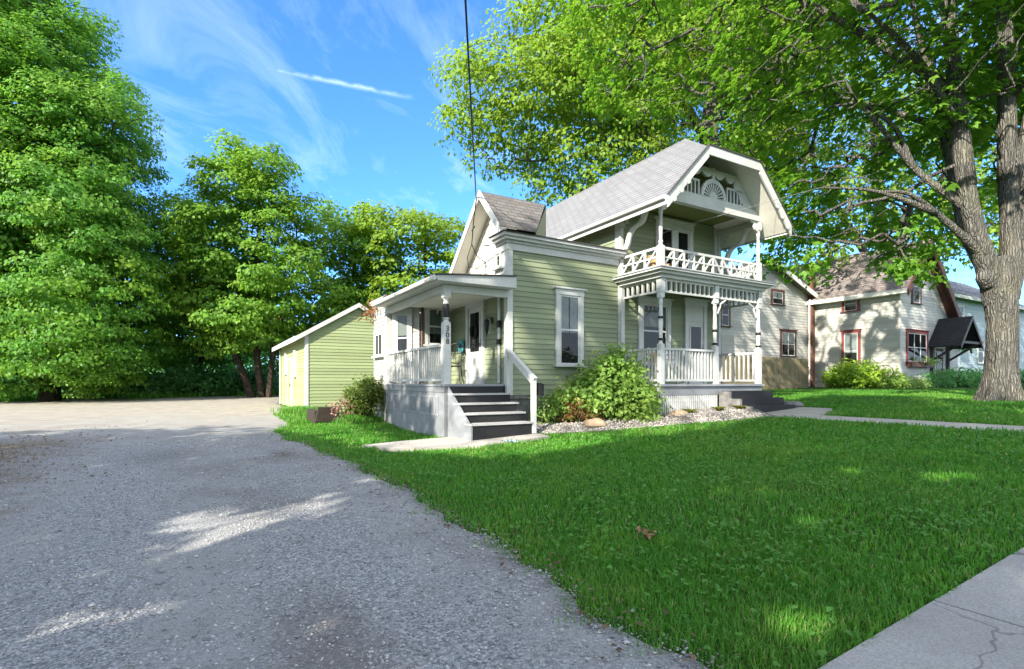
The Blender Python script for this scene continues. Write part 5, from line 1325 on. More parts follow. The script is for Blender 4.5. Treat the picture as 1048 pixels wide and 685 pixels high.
# local: x along a, y along b; eave 5.2, front gable peak at x 2.05
ne = 5.15; npk = 2.05; nz = 7.55
NL = PL(0, 0, 0, -1); NF = PL(0, 0, 1, 0)
kl = (nz - (ne + .15)) / npk
kr = 1.1
nw_ = 6.6
m = MB(); siding(m, NL, 0, ne, -4.44, 0, .15, .014); m.build('side_wall', M_WSIDE, NH)
m = MB(); siding(m, NF, 0, nz - .05, lambda z: max(0, (z - ne - .1) / kl), lambda z: min(nw_, npk + (nz - z) / kr), .15, .014); m.build('gable_wall', M_WSIDE, NH)
m = MB(); m.box(.005, nw_ - .02, .005, 9, -.6, 2.3); m.hexa([(.005, .005, 2.3), (nw_ - .1, .005, 2.3), (nw_ - .1, 9, 2.3), (.005, 9, 2.3), (.005, .005, ne), (npk + .9, .005, ne), (npk + .9, 9, ne), (.005, 9, ne)]); m.build('wall_core', M_WSIDE, NH)
m = MB(); m.box(-.02, nw_, -.02, 0, -.6, .001); m.box(-.02, 0, .0, 4.4, -.6, .001); m.build('foundation', M_STONE, NH)
m = MB(); m.box(-.025, .09, -.025, 0, 0, ne); m.box(-.025, 0, 0, .1, 0, ne); m.build('corner_board', M_WSIDE, NH)
def zl(x): return nz + .1 - kl * (npk - x)
m = MB(); slab(m, [(-.45, -.5, zl(-.45)), (npk, -.5, nz + .1), (npk, 9.4, nz + .1), (-.45, 9.4, zl(-.45))], .08); m.build('roof', M_ROOFN, NH)
xr = npk + (nz - 2.6) / kr
m = MB(); slab(m, [(npk + .002, -.5, nz + .1), (xr + .3, -.5, nz + .1 - kr * (xr + .3 - npk)), (xr + .3, 9.4, nz + .1 - kr * (xr + .3 - npk)), (npk + .002, 9.4, nz + .1)], .08); m.build('roof', M_ROOFN, NH)
m = MB()
board(m, (npk + .002, nz + .1), (xr + .3, nz + .1 - kr * (xr + .3 - npk)), -.58, -.502, -.03, .42); board(m, (-.45, zl(-.45)), (npk, nz + .1), -.58, -.502, -.03, .36)
m.build('bargeboard', M_BROWN, NH)
m = MB(); m.quad((npk, -.5, nz - .02), (xr + .3, -.5, nz - .02 - kr * (xr + .3 - npk)), (xr + .3, 0, nz - .02 - kr * (xr + .3 - npk)), (npk, 0, nz - .02)); m.build('gable_soffit', M_BROWN, NH)
m = MB(); m.box(-.48, -.452, -.5, 4.7, zl(-.45) - .2, zl(-.45) + .01); m.build('eave_fascia', M_CREAM, NH)
m = MB(); m.box(-.45, 0, -.45, 4.4, zl(-.45) - .19, zl(-.45) - .17); m.build('eave_soffit', M_CREAM, NH)
window(NH, NL, -2.75, -1.80, 1.0, 3.12, trim=M_RED, cw=.13, hc=.14, curtain=(1, .45, M_CURT))
window(NH, NL, -2.74, -1.85, 4.12, 5.05, trim=M_RED, cw=.13, hc=.12, curtain=(1, .3, M_BLIND), cap=False)
window(NH, NF, .58, 2.9, 1.35, 3.0, trim=M_RED, cw=.16, hc=.15, cols=3, rows=2)
window(NH, NF, 1.15, 2.15, 4.35, 6.2, trim=M_BROWN, cw=.12, hc=.12)
m = MB(); m.box(.55, 2.95, -.30, -.085, 1.12, 1.33); fb_o = m.build('window_box', M_BROWN, NH)
# rear ell with its own gable towards the street
EB = 4.44; e0, e1 = -8.4, -.01; ek = -4.3; ez, ep = 5.1, 6.75
EF = PL(0, EB, 1, 0); kk = (ep - ez) / (e1 - ek)
m = MB(); siding(m, EF, -.3, ep, lambda z: max(e0, ek - (ep - z) / kk), lambda z: min(e1, ek + (ep - z) / kk), .15, .014); m.build('ell_wall', M_WSIDE, NH)
m = MB(); m.box(e0, e1, EB + .005, EB + 6, -.6, ez); m.build('ell_core', M_WSIDE, NH)
for sgn, nm in ((-1, 'roof'), (1, 'roof')):
    xe = e1 + .1 if sgn > 0 else e0 - .4
    ze_ = ep + .1 - kk * abs(xe - ek)
    m = MB(); slab(m, [(ek, EB - .45, ep + .1), (xe, EB - .45, ze_), (xe, EB + 6, ze_), (ek, EB + 6, ep + .1)], .08); m.build(nm, M_ROOFN, NH)
    m = MB(); board(m, (ek, ep + .1), (xe, ze_), EB - .5, EB - .452, -.02, .24); m.build('bargeboard', M_CREAM, NH)
window(NH, EF, -3.75, -2.6, 4.5, 5.35, trim=M_BROWN, cw=.12, hc=.12, cap=False, curtain=(1, .4, M_CURT))
window(NH, EF, -2.95, -1.5, 1.75, 3.2, trim=M_BROWN, cw=.13, hc=.13, curtain=(1, .55, M_CURT), cols=2)
window(NH, EF, -7.85, -7.1, 3.1, 4.35, trim=M_BROWN, cw=.1, hc=.1)
m = MB(); m.box(-.35, -.10, EB - .28, EB - .03, -.4, 6.9); m.build('chimney', plain('old_brick', (.14, .065, .045), .9, var=.4, scale=9, bump=.6), NH)
m = MB(); m.tube([(-.46, EB - .2, ne - .15), (-.5, EB - .2, ne - .6), (-.5, EB - .2, .1)], .045, 8); m.build('downspout', M_CREAM, NH)
# entry canopy
CX, ch, cz, cp, cy = 4.2, 1.15, 2.45, 3.75, -1.45
m = MB(); ck = (cp - cz) / ch
for sgn in (-1, 1): slab(m, [(CX, cy, cp), (CX, -.03, cp), (CX + sgn * (ch + .2), -.03, cp - ck * (ch + .2)), (CX + sgn * (ch + .2), cy, cp - ck * (ch + .2))], .07)
co = m.build('canopy', M_ROOFD, NH)
m = MB(); 
for sgn in (-1, 1): board(m, (CX, cp), (CX + sgn * (ch + .2), cp - ck * (ch + .2)), cy - .03, cy - .002, -.02, .2)
m.box(CX - ch, CX + ch, cy + .02, cy + .1, cz - .12, cz); m.build('canopy_board', M_CAP, co)
m = MB(); m.prism([(CX - ch + .1, cz), (CX + ch - .1, cz), (CX, cp - .15)], lambda p, q, t: (p, t, q), -.3, -.25); m.build('canopy_gable', M_WSIDE, co)
for sgn in (-1, 1):
    m = MB(); m.box(CX + sgn * .95 - .07, CX + sgn * .95 + .07, -.16, -.02, .1, cz); m.bar((CX + sgn * .95, -.1, cz - .95), (CX + sgn * .95, cy + .1, cz - .1), .09, .1); m.build('canopy_bracket', M_CAP, co)
door(NH, NF, 3.65, 4.75, .1, 2.3, (.45, .92), mat=M_WSIDE, slab=M_BROWN)
m = MB(); m.box(3.5, 4.9, -1.2, -.02, -.5, .08); m.build('door_step', M_STONE, NH)

# ------------------------------------------------------------------ blue grey house further along
q = W(37.2, 5.6, .9)
BH = empty('blue_house', q, TH, 'blue grey clapboard house with a pale grey roof, furthest right behind the thick trunk', 'house')
BFp = PL(0, 0, 1, 0); BL_ = PL(0, 0, 0, -1)
m = MB(); siding(m, BFp, .3, 6.2, 0, 14, .16, .014); m.build('front_wall', M_BLUES, BH)
m = MB(); siding(m, BL_, .3, 8.6, lambda z: -8 + max(0, (z - 6.2) / .62), lambda z: -max(0, (z - 6.2) / .62), .16, .014); m.build('side_wall', M_BLUES, BH)
m = MB(); m.box(.01, 13.9, .01, 8, -.5, 6.2); m.build('wall_core', M_BLUES, BH)
m = MB(); slab(m, [(-.5, -.5, 5.98), (14.4, -.5, 5.98), (14.4, 4, 8.77), (-.5, 4, 8.77)], .1); m.build('roof', M_ROOFG, BH)
m = MB(); slab(m, [(-.5, 4.002, 8.77), (14.4, 4.002, 8.77), (14.4, 8.5, 5.98), (-.5, 8.5, 5.98)], .1); m.build('roof', M_ROOFG, BH)
m = MB(); m.box(-.5, 14.4, -.56, -.502, 5.78, 5.99); m.build('eave_fascia', M_WHITE, BH)
m = MB(); m.box(-.03, .12, -.03, 0, .3, 6.0); m.box(-.03, 0, 0, .12, .3, 6.0); m.build('corner_board', M_WHITE, BH)
window(BH, BFp, 1.2, 2.3, 3.9, 5.5, trim=M_WHITE); window(BH, BFp, 4.6, 5.7, 1.5, 3.3, trim=M_WHITE); window(BH, BFp, 7.6, 8.7, 1.5, 3.3, trim=M_WHITE); window(BH, BFp, 7.6, 8.7, 3.9, 5.5, trim=M_WHITE)
m = MB(); m.box(0, 14, -.04, 0, -.5, .298); m.build('foundation', M_STONE, BH)
# pale house far behind the trees at the end of the drive
q = Vector((-19, 58, float(gw(-19, 58))))
PH = empty('pale_house', q, R(12), 'pale house glimpsed through the trees at the end of the drive', 'house')
m = MB(); siding(m, PL(0, 0, 1, 0), 0, 4, 0, 12, .2, .015); m.build('wall', M_WSIDE, PH)
m = MB(); m.box(.02, 11.9, .02, 7, -.5, 4); m.build('wall_core', M_WSIDE, PH)
m = MB(); slab(m, [(-.4, -.5, 3.9), (12.4, -.5, 3.9), (12.4, 3.5, 6.2), (-.4, 3.5, 6.2)], .1); slab(m, [(-.4, 3.502, 6.2), (12.4, 3.502, 6.2), (12.4, 7.5, 3.9), (-.4, 7.5, 3.9)], .1); m.build('roof', M_ROOFG, PH)
window(PH, PL(0, 0, 1, 0), 2, 3.2, 1.2, 2.8); window(PH, PL(0, 0, 1, 0), 7.5, 8.7, 1.2, 2.8)
for o in (PH, BH): pass

# ------------------------------------------------------------------ wooden fence between the houses
FC = empty('board_fence', W(8.5, 6.2, .5), TH, 'weathered brown vertical board fence between the two houses', 'fence')
fr = np.random.default_rng(5)
m = MB()
for i in range(int(13.6 / .145)):
    x = .145 * i; h = 1.72 + fr.normal() * .012
    m.box(x + .004, x + .138, -.012 + fr.normal() * .003, .012, .0, h)
M_FENCE = paint('weathered_fence_wood', (.20, .17, .10), (.10, .085, .05), .8, (5, 5, .8), .9)
m.build('fence_board', M_FENCE, FC)
m = MB(); m.box(0, 13.6, .0125, .06, .35, .44); m.box(0, 13.6, .0125, .06, 1.2, 1.29); m.build('fence_rail', M_FENCE, FC)
for x in (.05, 2.75, 5.5, 8.2, 10.9, 13.5):
    m = MB(); m.box(x - .05, x + .05, .061, .16, -.3, 1.6); m.build('fence_post', M_FENCE, FC)
FC.location.z = .60

# ------------------------------------------------------------------ plants
def at(a, b, dz=0.): 
    return (W(a, b).x, W(a, b).y, gz(a, b) + dz)
bush('leafy_shrub', 'big round bright green shrub against the clapboards between the tall window and the front porch', 'shrub', at(2.1, -1.0, .1),
     [(-.2, 0, .42, .98, .66, .46), (.0, .05, .82, .72, .55, .46), (.10, .1, 1.22, .46, .4, .34), (-.7, -.02, .40, .6, .55, .42), (.45, -.1, .42, .55, .55, .46)], 8500, .095, L_SHRUB, 91, 9)
bush('reddish_plant', 'small reddish tipped plant at the foot of the big shrub', 'plant', at(1.18, -.95, .1), [(0, 0, .28, .38, .32, .26), (.3, 0, .18, .22, .2, .18)], 900, .05, L_REDL, 92, 5)
bush('leafy_shrub', 'low green plants at the wall left of the reddish plant', 'shrub', at(.68, -.55, .1), [(0, 0, .26, .42, .3, .3), (.4, .05, .36, .36, .28, .3)], 1700, .06, L_SHRUB, 93, 5)
bush('clipped_hedge', 'clipped rounded boxwood bush beside the left end of the porch', 'shrub', at(-1.98, 4.35, .15), [(0, 0, .72, .46, .44, .42), (.16, .1, .80, .36, .36, .36), (-.2, 0, .56, .36, .36, .36), (0, 0, .36, .38, .36, .3)], 5200, .06, L_HEDGE, 94, 8)
bush('hydrangea', 'faded pink hydrangea between the timber bed edge and the clipped bush', 'shrub', at(-2.5, 4.45, .2), [(0, 0, .32, .26, .26, .24), (.16, .05, .24, .2, .22, .2)], 330, .075, L_PINK, 95, 7)
bush('leafy_shrub', 'bright lime shrub against the white house beside its chimney', 'shrub', at(23.1, 4.4, .0), [(0, 0, .62, 1.1, .9, .7), (.9, -.6, .45, .9, .8, .5), (-.6, .4, .5, .7, .7, .6)], 5000, .13, L_LIME, 96, 8)
bush('leafy_shrub', 'low pale plants along the white wall under the hoop', 'shrub', at(23.45, 2.9, .0), [(0, 0, .2, .7, .5, .24), (.2, -1.0, .18, .6, .5, .2)], 1200, .11, L_SHRUB, 97, 5)
bush('low_hedge', 'long low clipped hedge in front of the dark entry canopy', 'hedge', at(28.4, .6, -.05), [(-3.2 + 1.2 * i, .35 * i - 1.2, .40, .95, .7, .42) for i in range(6)], 8000, .11, L_UNDER, 98, 8)
bush('vine', 'rust coloured creeper growing over the rear ell roof behind the porch', 'creeper', tuple(W(-1.2, 5.2, 2.98)), [(-.2, .2, .15, .6, 1.0, .28), (.1, 1.0, .3, .5, .8, .28)], 700, .10, L_REDL, 99, 5, zmin=-.1)
bush('window_box_flowers', 'green potted flowers in the window box of the white house', 'flowers', tuple(W(25.85, 2.62, NG + 1.33)), [(-.8, 0, .08, .5, .14, .14), (.3, 0, .08, .7, .14, .14)], 500, .07, L_SHRUB, 100, 3, zmin=-.1)
for i, (a, b, lab) in enumerate(((3.72, -1.75, 'yellow green hosta in the pebbles before the porch lattice, nearest the big shrub'), (4.42, -1.98, 'yellow green hosta in the pebbles before the middle of the porch lattice'), (4.95, -2.1, 'small hosta in the pebbles beside the black front steps'))):
    rr = np.random.default_rng(110 + i); n = 26
    p = np.zeros((n, 3)); p[:, :2] = rr.normal(size=(n, 2)) * .03; p[:, 2] = .03
    az = rr.random(n) * 6.28; tip = np.stack([np.cos(az), np.sin(az), .35 + .5 * rr.random(n)], -1); nor = np.stack([-np.cos(az) * .5, -np.sin(az) * .5, np.ones(n)], -1)
    o = npmesh('hosta', leaf_faces(p, nor, tip, .2 * (.6 + .6 * rr.random(n)), 1, .22, .06), 4, leafmat('hosta_leaf', (.26, .28, .05), (.3, .34, .06), .3, (.32, .24, .06), .4))
    o.location = W(a, b, float(bed_z(a, b))); tag(o, lab, 'plant', 'hostas in the planting bed')
# raised soil bed that holds the clipped bush
ga_, gb_ = np.meshgrid(np.linspace(-3.4, -1.5, 24), np.linspace(3.1, 6.6, 30))
def mound(a, b): return -.06 + .33 * np.exp(-(((a + 2.15) / .62) ** 4 + ((b - 4.75) / .95) ** 4)) + .03 * np.sin(a * 7 + b * 3)
mz = gl(ga_, gb_) + mound(ga_, gb_) + .012 * np.random.default_rng(4).normal(size=ga_.shape)
tag(sheet('soil_mound', C0[0] + ga_ * U[0] + gb_ * V[0], C0[1] + ga_ * U[1] + gb_ * V[1], mz, plain('dark_mulch', (.07, .05, .038), .95, var=.5, scale=30, bump=1)), kind='structure')
r = np.random.default_rng(123); n = 5200; a = -3.3 + 1.75 * r.random(n); b = 2.9 + 1.7 * r.random(n) ** .8
k = (b < 4.15 + .25 * r.normal(size=n)) | (a < -2.75); a, b = a[k], b[k]; n = len(a)
gb = grass_blades(a, b, .07 + .09 * r.random(n), .008 + .006 * r.random(n), r, .6).reshape(n, 8, 3)
gb[..., 2] += np.maximum(mound(a, b), 0)[:, None]
tag(npmesh('mound_grass', gb.reshape(-1, 3), 4, M_GRASS), 'grass growing up the slope of the raised soil bed', 'grass', kind='stuff')
# tall grass tuft by the shed corner and long grass along the left skirt
r = np.random.default_rng(120); n = 2600
a = -2.75 + r.normal(size=n) * .3; b = 9.9 + r.normal(size=n) * .6
tag(npmesh('tall_grass', grass_blades(a, b, 0.13 + .24 * r.random(n), .009 + .008 * r.random(n), r, .5), 4, M_GRASS), 'tall uncut grass at the front corner of the lime shed', 'grass', kind='stuff')
n = 2600; a = -2.1 - 1.6 * r.random(n); b = 5.2 + 4.6 * r.random(n)
tag(npmesh('tall_grass', grass_blades(a, b, .08 + .12 * r.random(n), .010 + .008 * r.random(n), r, .6), 4, M_GRASS), 'uncut grass strip between the drive and the timber bed edge', 'grass', kind='stuff')

r = np.random.default_rng(121); n = 16000; a = -22 + 24 * r.random(n); b = 28.4 + 4.2 * r.random(n) ** .8 + .8 * np.sin(a * .9) + .5 * np.sin(a * 2.3)
k = (a > -26) ; tg = grass_blades(a, b, .12 + .42 * r.random(n) ** 1.5, .022 + .02 * r.random(n), r, .6)
tag(npmesh('rough_grass', tg, 4, M_GRASS), 'rough grass fringe under the trees at the far end of the drive', 'grass', kind='stuff')
# ------------------------------------------------------------------ smaller things
M_TIMB = paint('old_timber', (.045, .034, .026), (.02, .016, .013), .8, (1, 6, 6), .95)
TB = empty('timber_edging', at(-3.0, 4.75, .14), TH, 'dark stacked timber bed edge in front of the lime shed', 'timber edging')
TB.scale = (1, 1, .62)
for k in range(4):
    m = MB(); m.box(-.18 + .02 * k, .42, -.09, .09, -.03 + k * .155, .12 + k * .155); m.build('timber', M_TIMB, TB)
m = MB(); m.box(-.18, -.04, .092, 1.4, -.1, .43); m.build('timber', M_TIMB, TB)
def rock(name, lab, pos, s, m_, seed, cat='stone'):
    rr = np.random.default_rng(seed); import bmesh
    bm = bmesh.new(); bmesh.ops.create_icosphere(bm, subdivisions=3, radius=1)
    for v in bm.verts:
        f = 1 + .25 * mnoise.noise(v.co * 1.3 + Vector((seed, 0, 0))) + .1 * mnoise.noise(v.co * 3.5); v.co = Vector((v.co.x * s[0] * f, v.co.y * s[1] * f, max(v.co.z, -.4) * s[2] * f))
    me = bpy.data.meshes.new(name); bm.to_mesh(me); bm.free()
    for p in me.polygons: p.use_smooth = True
    o = link(name, me, m_); o.location = pos; return tag(o, lab, cat)
M_ROCK = plain('tan_fieldstone', (.30, .22, .15), .9, var=.35, scale=5, bump=.6)
rock('fieldstone', 'tan rounded stone below the reddish plant in the planting bed', (W(1.25, -1.42).x, W(1.25, -1.42).y, float(bed_z(1.25, -1.42)) + .03), (.24, .16, .12), M_ROCK, 3)
rock('fieldstone', 'flat tan stone below the right side of the big shrub', (W(3.35, -1.75).x, W(3.35, -1.75).y, float(bed_z(3.35, -1.75)) + .03), (.2, .13, .08), M_ROCK, 8)
rock('fieldstone', 'flat grey stone on the grass beside the bottom front step', (W(7.15, -2.0).x, W(7.15, -2.0).y, gz(7.15, -2.0) + .06), (.3, .22, .1), M_STONE, 12)
# scrolled iron chair on the entry porch
CH = empty('iron_chair', W(-.42, 1.95, FZ), R(172), 'black wrought iron chair with a round scrolled back on the entry porch', 'chair')
m = MB(); m.tube([(.2 * math.cos(t * PI / 8), .2 * math.sin(t * PI / 8), .44) for t in range(17)], .012, 6)
for k in range(4): m.bar((-.2 + .1 * k + .05, -.16, .44), (-.2 + .1 * k + .05, .16, .44), .012, .008)
m.build('seat', M_BLKMET, CH)
for x, y in ((.15, .13), (-.15, .13), (.15, -.13), (-.15, -.13)):
    m = MB(); m.tube([(x, y, .44), (x * 1.15, y * 1.15, .22), (x * 1.35, y * 1.35, 0)], .010, 6); m.build('leg', M_BLKMET, CH)
m = MB(); m.tube([(.25 * math.cos(t * PI / 12), -.2, .76 + .25 * math.sin(t * PI / 12)) for t in range(25)], .011, 6)
for sx in (-1, 1):
    m.tube([(sx * .15, -.17, .44), (sx * .17, -.19, .52), (sx * .12, -.2, .55)], .010, 6)
    m.tube([(sx * (.03 + .07 * (1 - k / 12) * math.cos(k * .7)) + sx * .06, -.2, .76 + .13 * (1 - k / 14) * math.sin(k * .7)) for k in range(12)], .007, 5)
m.bar((0, -.2, .52), (0, -.2, 1.0), .010, .010); m.bar((-.24, -.2, .76), (.24, -.2, .76), .010, .010); m.build('backrest', M_BLKMET, CH)
# blue green garden flower leaning on the wall
GF = empty('garden_ornament', W(-.10, 2.22, FZ), TH, 'blue green metal flower on a thin stake beside the white entry door', 'garden ornament')
m = MB(); m.tube([(0, 0, 0), (.02, .02, .9)], .008, 6); m.build('stake', M_BLKMET, GF)
M_TEAL = plain('teal_metal', (.05, .25, .28), .5, var=.3)
m = MB()
for k in range(8):
    t = k * PI / 4; c = Vector((-.0, .02 + .11 * math.cos(t), .96 + .11 * math.sin(t)))
    m.prism([(c.y + .075 * math.cos(q * PI / 5), c.z + .075 * math.sin(q * PI / 5)) for q in range(10)], lambda p, q, t: (t, p, q), -.012 + .003 * (k % 2), .004)
m.build('petals', M_TEAL, GF)
m = MB(); m.prism([(.02 + .05 * math.cos(q * PI / 6), .96 + .05 * math.sin(q * PI / 6)) for q in range(12)], lambda p, q, t: (t, p, q), -.03, .01); m.build('flower_centre', M_BLKMET, GF)
# wreath on the entry door
m = MB(); m.tube([(-.085 - .01 * math.sin(k), 1.54 + .15 * math.cos(k * PI / 8), FZ + 1.28 + .17 * math.sin(k * PI / 8)) for k in range(17)], .03, 7)
o = m.build('door_wreath', plain('dark_wreath', (.03, .03, .022), .9, var=.5, scale=40, bump=1)); o.location = W(0, 0, 0); o.rotation_euler = (0, 0, TH); tag(o, 'dark wreath hanging in the glass of the white entry door', 'wreath')
# mailbox on the newel
MX = empty('mailbox', W(.02, -1.12, .80), TH, 'small black mailbox fixed to the handrail post of the entry steps', 'mailbox')
m = MB(); m.box(.002, .09, -.12, .12, 0, .22); m.build('box', M_BLKMET, MX)
m = MB(); m.hexa([(0, -.13, .222), (.11, -.13, .20), (.11, .13, .20), (0, .13, .222), (0, -.13, .25), (.115, -.13, .212), (.115, .13, .212), (0, .13, .25)]); m.build('lid', M_BLKMET, MX)
# bench and pumpkin coloured cushions on the front porch
BN = empty('porch_bench', W(4.35, -.55, FZ), TH, 'white slatted bench behind the front porch railing', 'bench')
m = MB()
for k in range(4): m.box(-.55, .55, -.2 + k * .105, -.2 + k * .105 + .085, .42, .445)
m.build('seat', M_WHITE, BN)
m = MB()
for k in range(3): m.box(-.55, .55, .2, .222, .52 + k * .12, .52 + k * .12 + .08)
m.build('backrest', M_WHITE, BN)
for x in (-.5, .5):
    for y in (-.18, .2):
        m = MB(); m.box(x - .025, x + .025, y - .025, y + .025, 0, .419 if y < 0 else .9); m.build('leg', M_WHITE, BN)
def cushion(name, lab, pos, rz, s, mt):
    import bmesh
    bm = bmesh.new(); bmesh.ops.create_cube(bm, size=1); bmesh.ops.subdivide_edges(bm, edges=bm.edges, cuts=6, use_grid_fill=True)
    for v in bm.verts:
        x, y, z = v.co * 2; f = (1 - abs(x) ** 4) * (1 - abs(z) ** 4); v.co = Vector((x * s[0] / 2 * (1 - .06 * (1 - abs(z))), y * s[1] / 2 * (.15 + .85 * f ** .5), z * s[2] / 2))
    me = bpy.data.meshes.new(name); bm.to_mesh(me); bm.free()
    for p in me.polygons: p.use_smooth = True
    o = link(name, me, mt); o.location = pos; o.rotation_euler = (R(-14), 0, TH + rz); return tag(o, lab, 'cushion')
M_ORANGE = plain('orange_fabric', (.60, .30, .08), .9, var=.25, scale=18, bump=.3)
M_TAN = plain('tan_wicker', (.42, .26, .12), .9, var=.4, scale=40, bump=.8)
cushion('cushion', 'orange and cream cushion at the left end of the white porch bench', W(4.0, -.55, FZ + .445 + .17), 0, (.4, .16, .36), M_ORANGE)
# wicker chair on the balcony
WC = empty('wicker_chair', W(3.85, -.68, 3.64), TH + R(60), 'tan wicker chair behind the left part of the balcony rail', 'chair')
WC.scale = (.85, .85, .62)
m = MB(); m.box(-.28, .28, -.25, .25, .34, .42); m.build('seat', M_TAN, WC)
m = MB()
for k in range(9):
    t = -PI / 2 + PI * k / 8 * 1.0; t2 = -PI / 2 + PI * (k + 1) / 8
    if k < 8: m.hexa([(.3 * math.sin(t), .28 * math.cos(t) - .02, .30), (.3 * math.sin(t2), .28 * math.cos(t2) - .02, .30), (.27 * math.sin(t2), .25 * math.cos(t2) - .02, .30), (.27 * math.sin(t), .25 * math.cos(t) - .02, .30), (.34 * math.sin(t), .33 * math.cos(t), .62 + .2 * math.cos(t)), (.34 * math.sin(t2), .33 * math.cos(t2), .62 + .2 * math.cos(t2)), (.31 * math.sin(t2), .30 * math.cos(t2), .62 + .2 * math.cos(t2)), (.31 * math.sin(t), .30 * math.cos(t), .62 + .2 * math.cos(t))])
m.build('backrest', M_TAN, WC)
for x in (-.24, .24):
    for y in (-.2, .2):
        m = MB(); m.tube([(x, y, .34), (x * 1.1, y * 1.1, 0)], .02, 6); m.build('leg', M_TAN, WC)
cushion('cushion', 'yellow brown cushion on the wicker balcony chair', W(3.85, -.68, 3.64 + .38), R(60), (.34, .12, .24), plain('ochre_fabric', (.50, .33, .10), .9))
# garden hoop by the white house
m = MB(); m.tube([(0, .42 * math.cos(k * PI / 14), .50 + .5 * math.sin(k * PI / 14)) for k in range(29)], .022, 6); m.tube([(0.0, .26 * math.cos(k * PI / 10), .5 + .3 * math.sin(k * PI / 10)) for k in range(21)], .014, 6); m.tube([(0, 0, -.1), (0, 0, .02)], .03, 6)
for k in range(6): m.bar((0, .26 * math.cos(k * PI / 3), .5 + .3 * math.sin(k * PI / 3)), (0, .42 * math.cos(k * PI / 3), .5 + .5 * math.sin(k * PI / 3)), .014, .014)
o = m.build('garden_hoop', plain('rusty_iron', (.10, .08, .07), .8, var=.4)); o.location = at(23.75, 3.35, .12); o.rotation_euler = (0, 0, TH); tag(o, 'round rusty metal hoop leaning by the corner of the white house', 'garden hoop')
# hanging basket on the blue house
m = MB(); m.lathe(0, 0, [(0, .02), (.05, .16), (.16, .2), (.18, .2)], 12); m.tube([(0, 0, .18), (0, 0, .9)], .008, 5)
HB = m.build('hanging_basket', M_BLKMET); HB.location = W(38.6, 5.2, 3.2); tag(HB, 'dark hanging basket of plants before the blue grey wall', 'hanging basket')
rr = np.random.default_rng(5); pp = rr.normal(size=(260, 3)) * [.3, .3, .08] + [0, 0, .2]
npmesh('foliage', leaf_faces(pp, rr.normal(size=(260, 3)) + [0, 0, 1], rr.normal(size=(260, 3)), np.full(260, .14)), 4, L_UNDER, HB)
# fallen leaf clump and scrap on the lawn
rr = np.random.default_rng(77); n = 16; a_, b_ = -2.75, -6.95
pp = rr.normal(size=(n, 3)) * [.035, .035, .012] + [0, 0, .075]
o = npmesh('dead_leaf_clump', leaf_faces(pp, rr.normal(size=(n, 3)) * .5 + [0, 0, 1], rr.normal(size=(n, 3)), np.full(n, .06), 1, .34, .12), 4, plain('curled_brown_leaf', (.34, .17, .10), .8, var=.35)); o.location = at(a_, b_); tag(o, 'curled brown dead leaf cluster lying on the near lawn', 'dead leaf')
pp = rr.normal(size=(40, 3)) * [.10, .10, .02] + [0, 0, .08]
o = npmesh('flower_patch', leaf_faces(pp, rr.normal(size=(40, 3)) * .5 + [0, 0, 1], rr.normal(size=(40, 3)), np.full(40, .04), 1, .45), 4, plain('pale_blue_petals', (.30, .50, .62), .8)); o.location = at(-1.0, -1.86); tag(o, 'small patch of pale blue flowers in the grass before the entry steps', 'flowers')
# ------------------------------------------------------------------ service cable and its mast
cab = MB(); pts = []
p0 = W(-.47, .62, 5.22); p1 = Vector((.38, -14, 8.2))
for k in range(25):
    t = k / 24; q = p0.lerp(p1, t); q.z -= .9 * 4 * t * (1 - t) * .5; pts.append(q)
cab.tube(pts, .014, 6)
o = cab.build('service_cable', M_BLKMET, None, True); tag(o, 'black service cable running from the peaked gable up over the drive', 'cable')
mast = MB(); mast.tube([(-.46, .62, 5.2), (-.47, .75, 4.7), (-.47, .84, 4.2), (-.30, .9, 3.95), (-.06, .95, 3.85), (-.05, .95, 3.4)], .012, 6)
mast.tube([(-.47, .84, 4.2), (-.46, 1.1, 3.95), (-.3, 1.35, 3.8), (-.05, 1.2, 3.75)], .009, 6); mast.bar((-.5, .62, 4.55), (-.4, .98, 4.55), .02, .02)
mast.build('cable_drop', M_BLKMET, HS)
wr = MB(); wr.tube([W(3.25, -.1, 4.45), W(4.6, -1.2, 4.95), W(7.0, -2.2, 5.75), W(16, -6, 8.6)], .005, 5); o = wr.build('thin_wire', plain('grey_wire', (.25, .25, .25), .6)); tag(o, 'thin grey wire crossing in front of the balcony', 'wire')

# ------------------------------------------------------------------ camera, sun, sky
cam = bpy.data.cameras.new('camera'); co_ = bpy.data.objects.new('camera', cam); COL.objects.link(co_)
co_.location = (0, 0, EYE); co_.rotation_euler = (R(90), 0, 0)
cam.sensor_width = 36; cam.lens = 535 / 1048 * 36; cam.shift_y = (391.5 - 342.5) / 1048; cam.clip_start = .05; cam.clip_end = 3000
sc.camera = co_
ts = Vector((-U[0] * math.cos(PHI) - V[0] * math.sin(PHI), -U[1] * math.cos(PHI) - V[1] * math.sin(PHI), 0)) * math.cos(ELV); ts.z = math.sin(ELV)
su = bpy.data.lights.new('sun', 'SUN'); su.energy = 2.8; su.angle = R(.53); su.color = (1, .93, .80)
so2 = bpy.data.objects.new('sun', su); COL.objects.link(so2); so2.rotation_euler = ts.to_track_quat('Z', 'Y').to_euler()
wd = bpy.data.worlds.new('World'); sc.world = wd; wd.use_nodes = True
nt = wd.node_tree; nt.nodes.clear()
sky = N(nt, 'ShaderNodeTexSky', sky_type='NISHITA'); sky.sun_disc = False; sky.sun_elevation = ELV; sky.sun_rotation = math.atan2(ts.x, ts.y)
sky.air_density = 1.0; sky.dust_density = .3; sky.ozone_density = 2.5; sky.altitude = 200
tc = N(nt, 'ShaderNodeTexCoord'); sp = N(nt, 'ShaderNodeSeparateXYZ'); nt.links.new(tc.outputs['Generated'], sp.inputs[0])
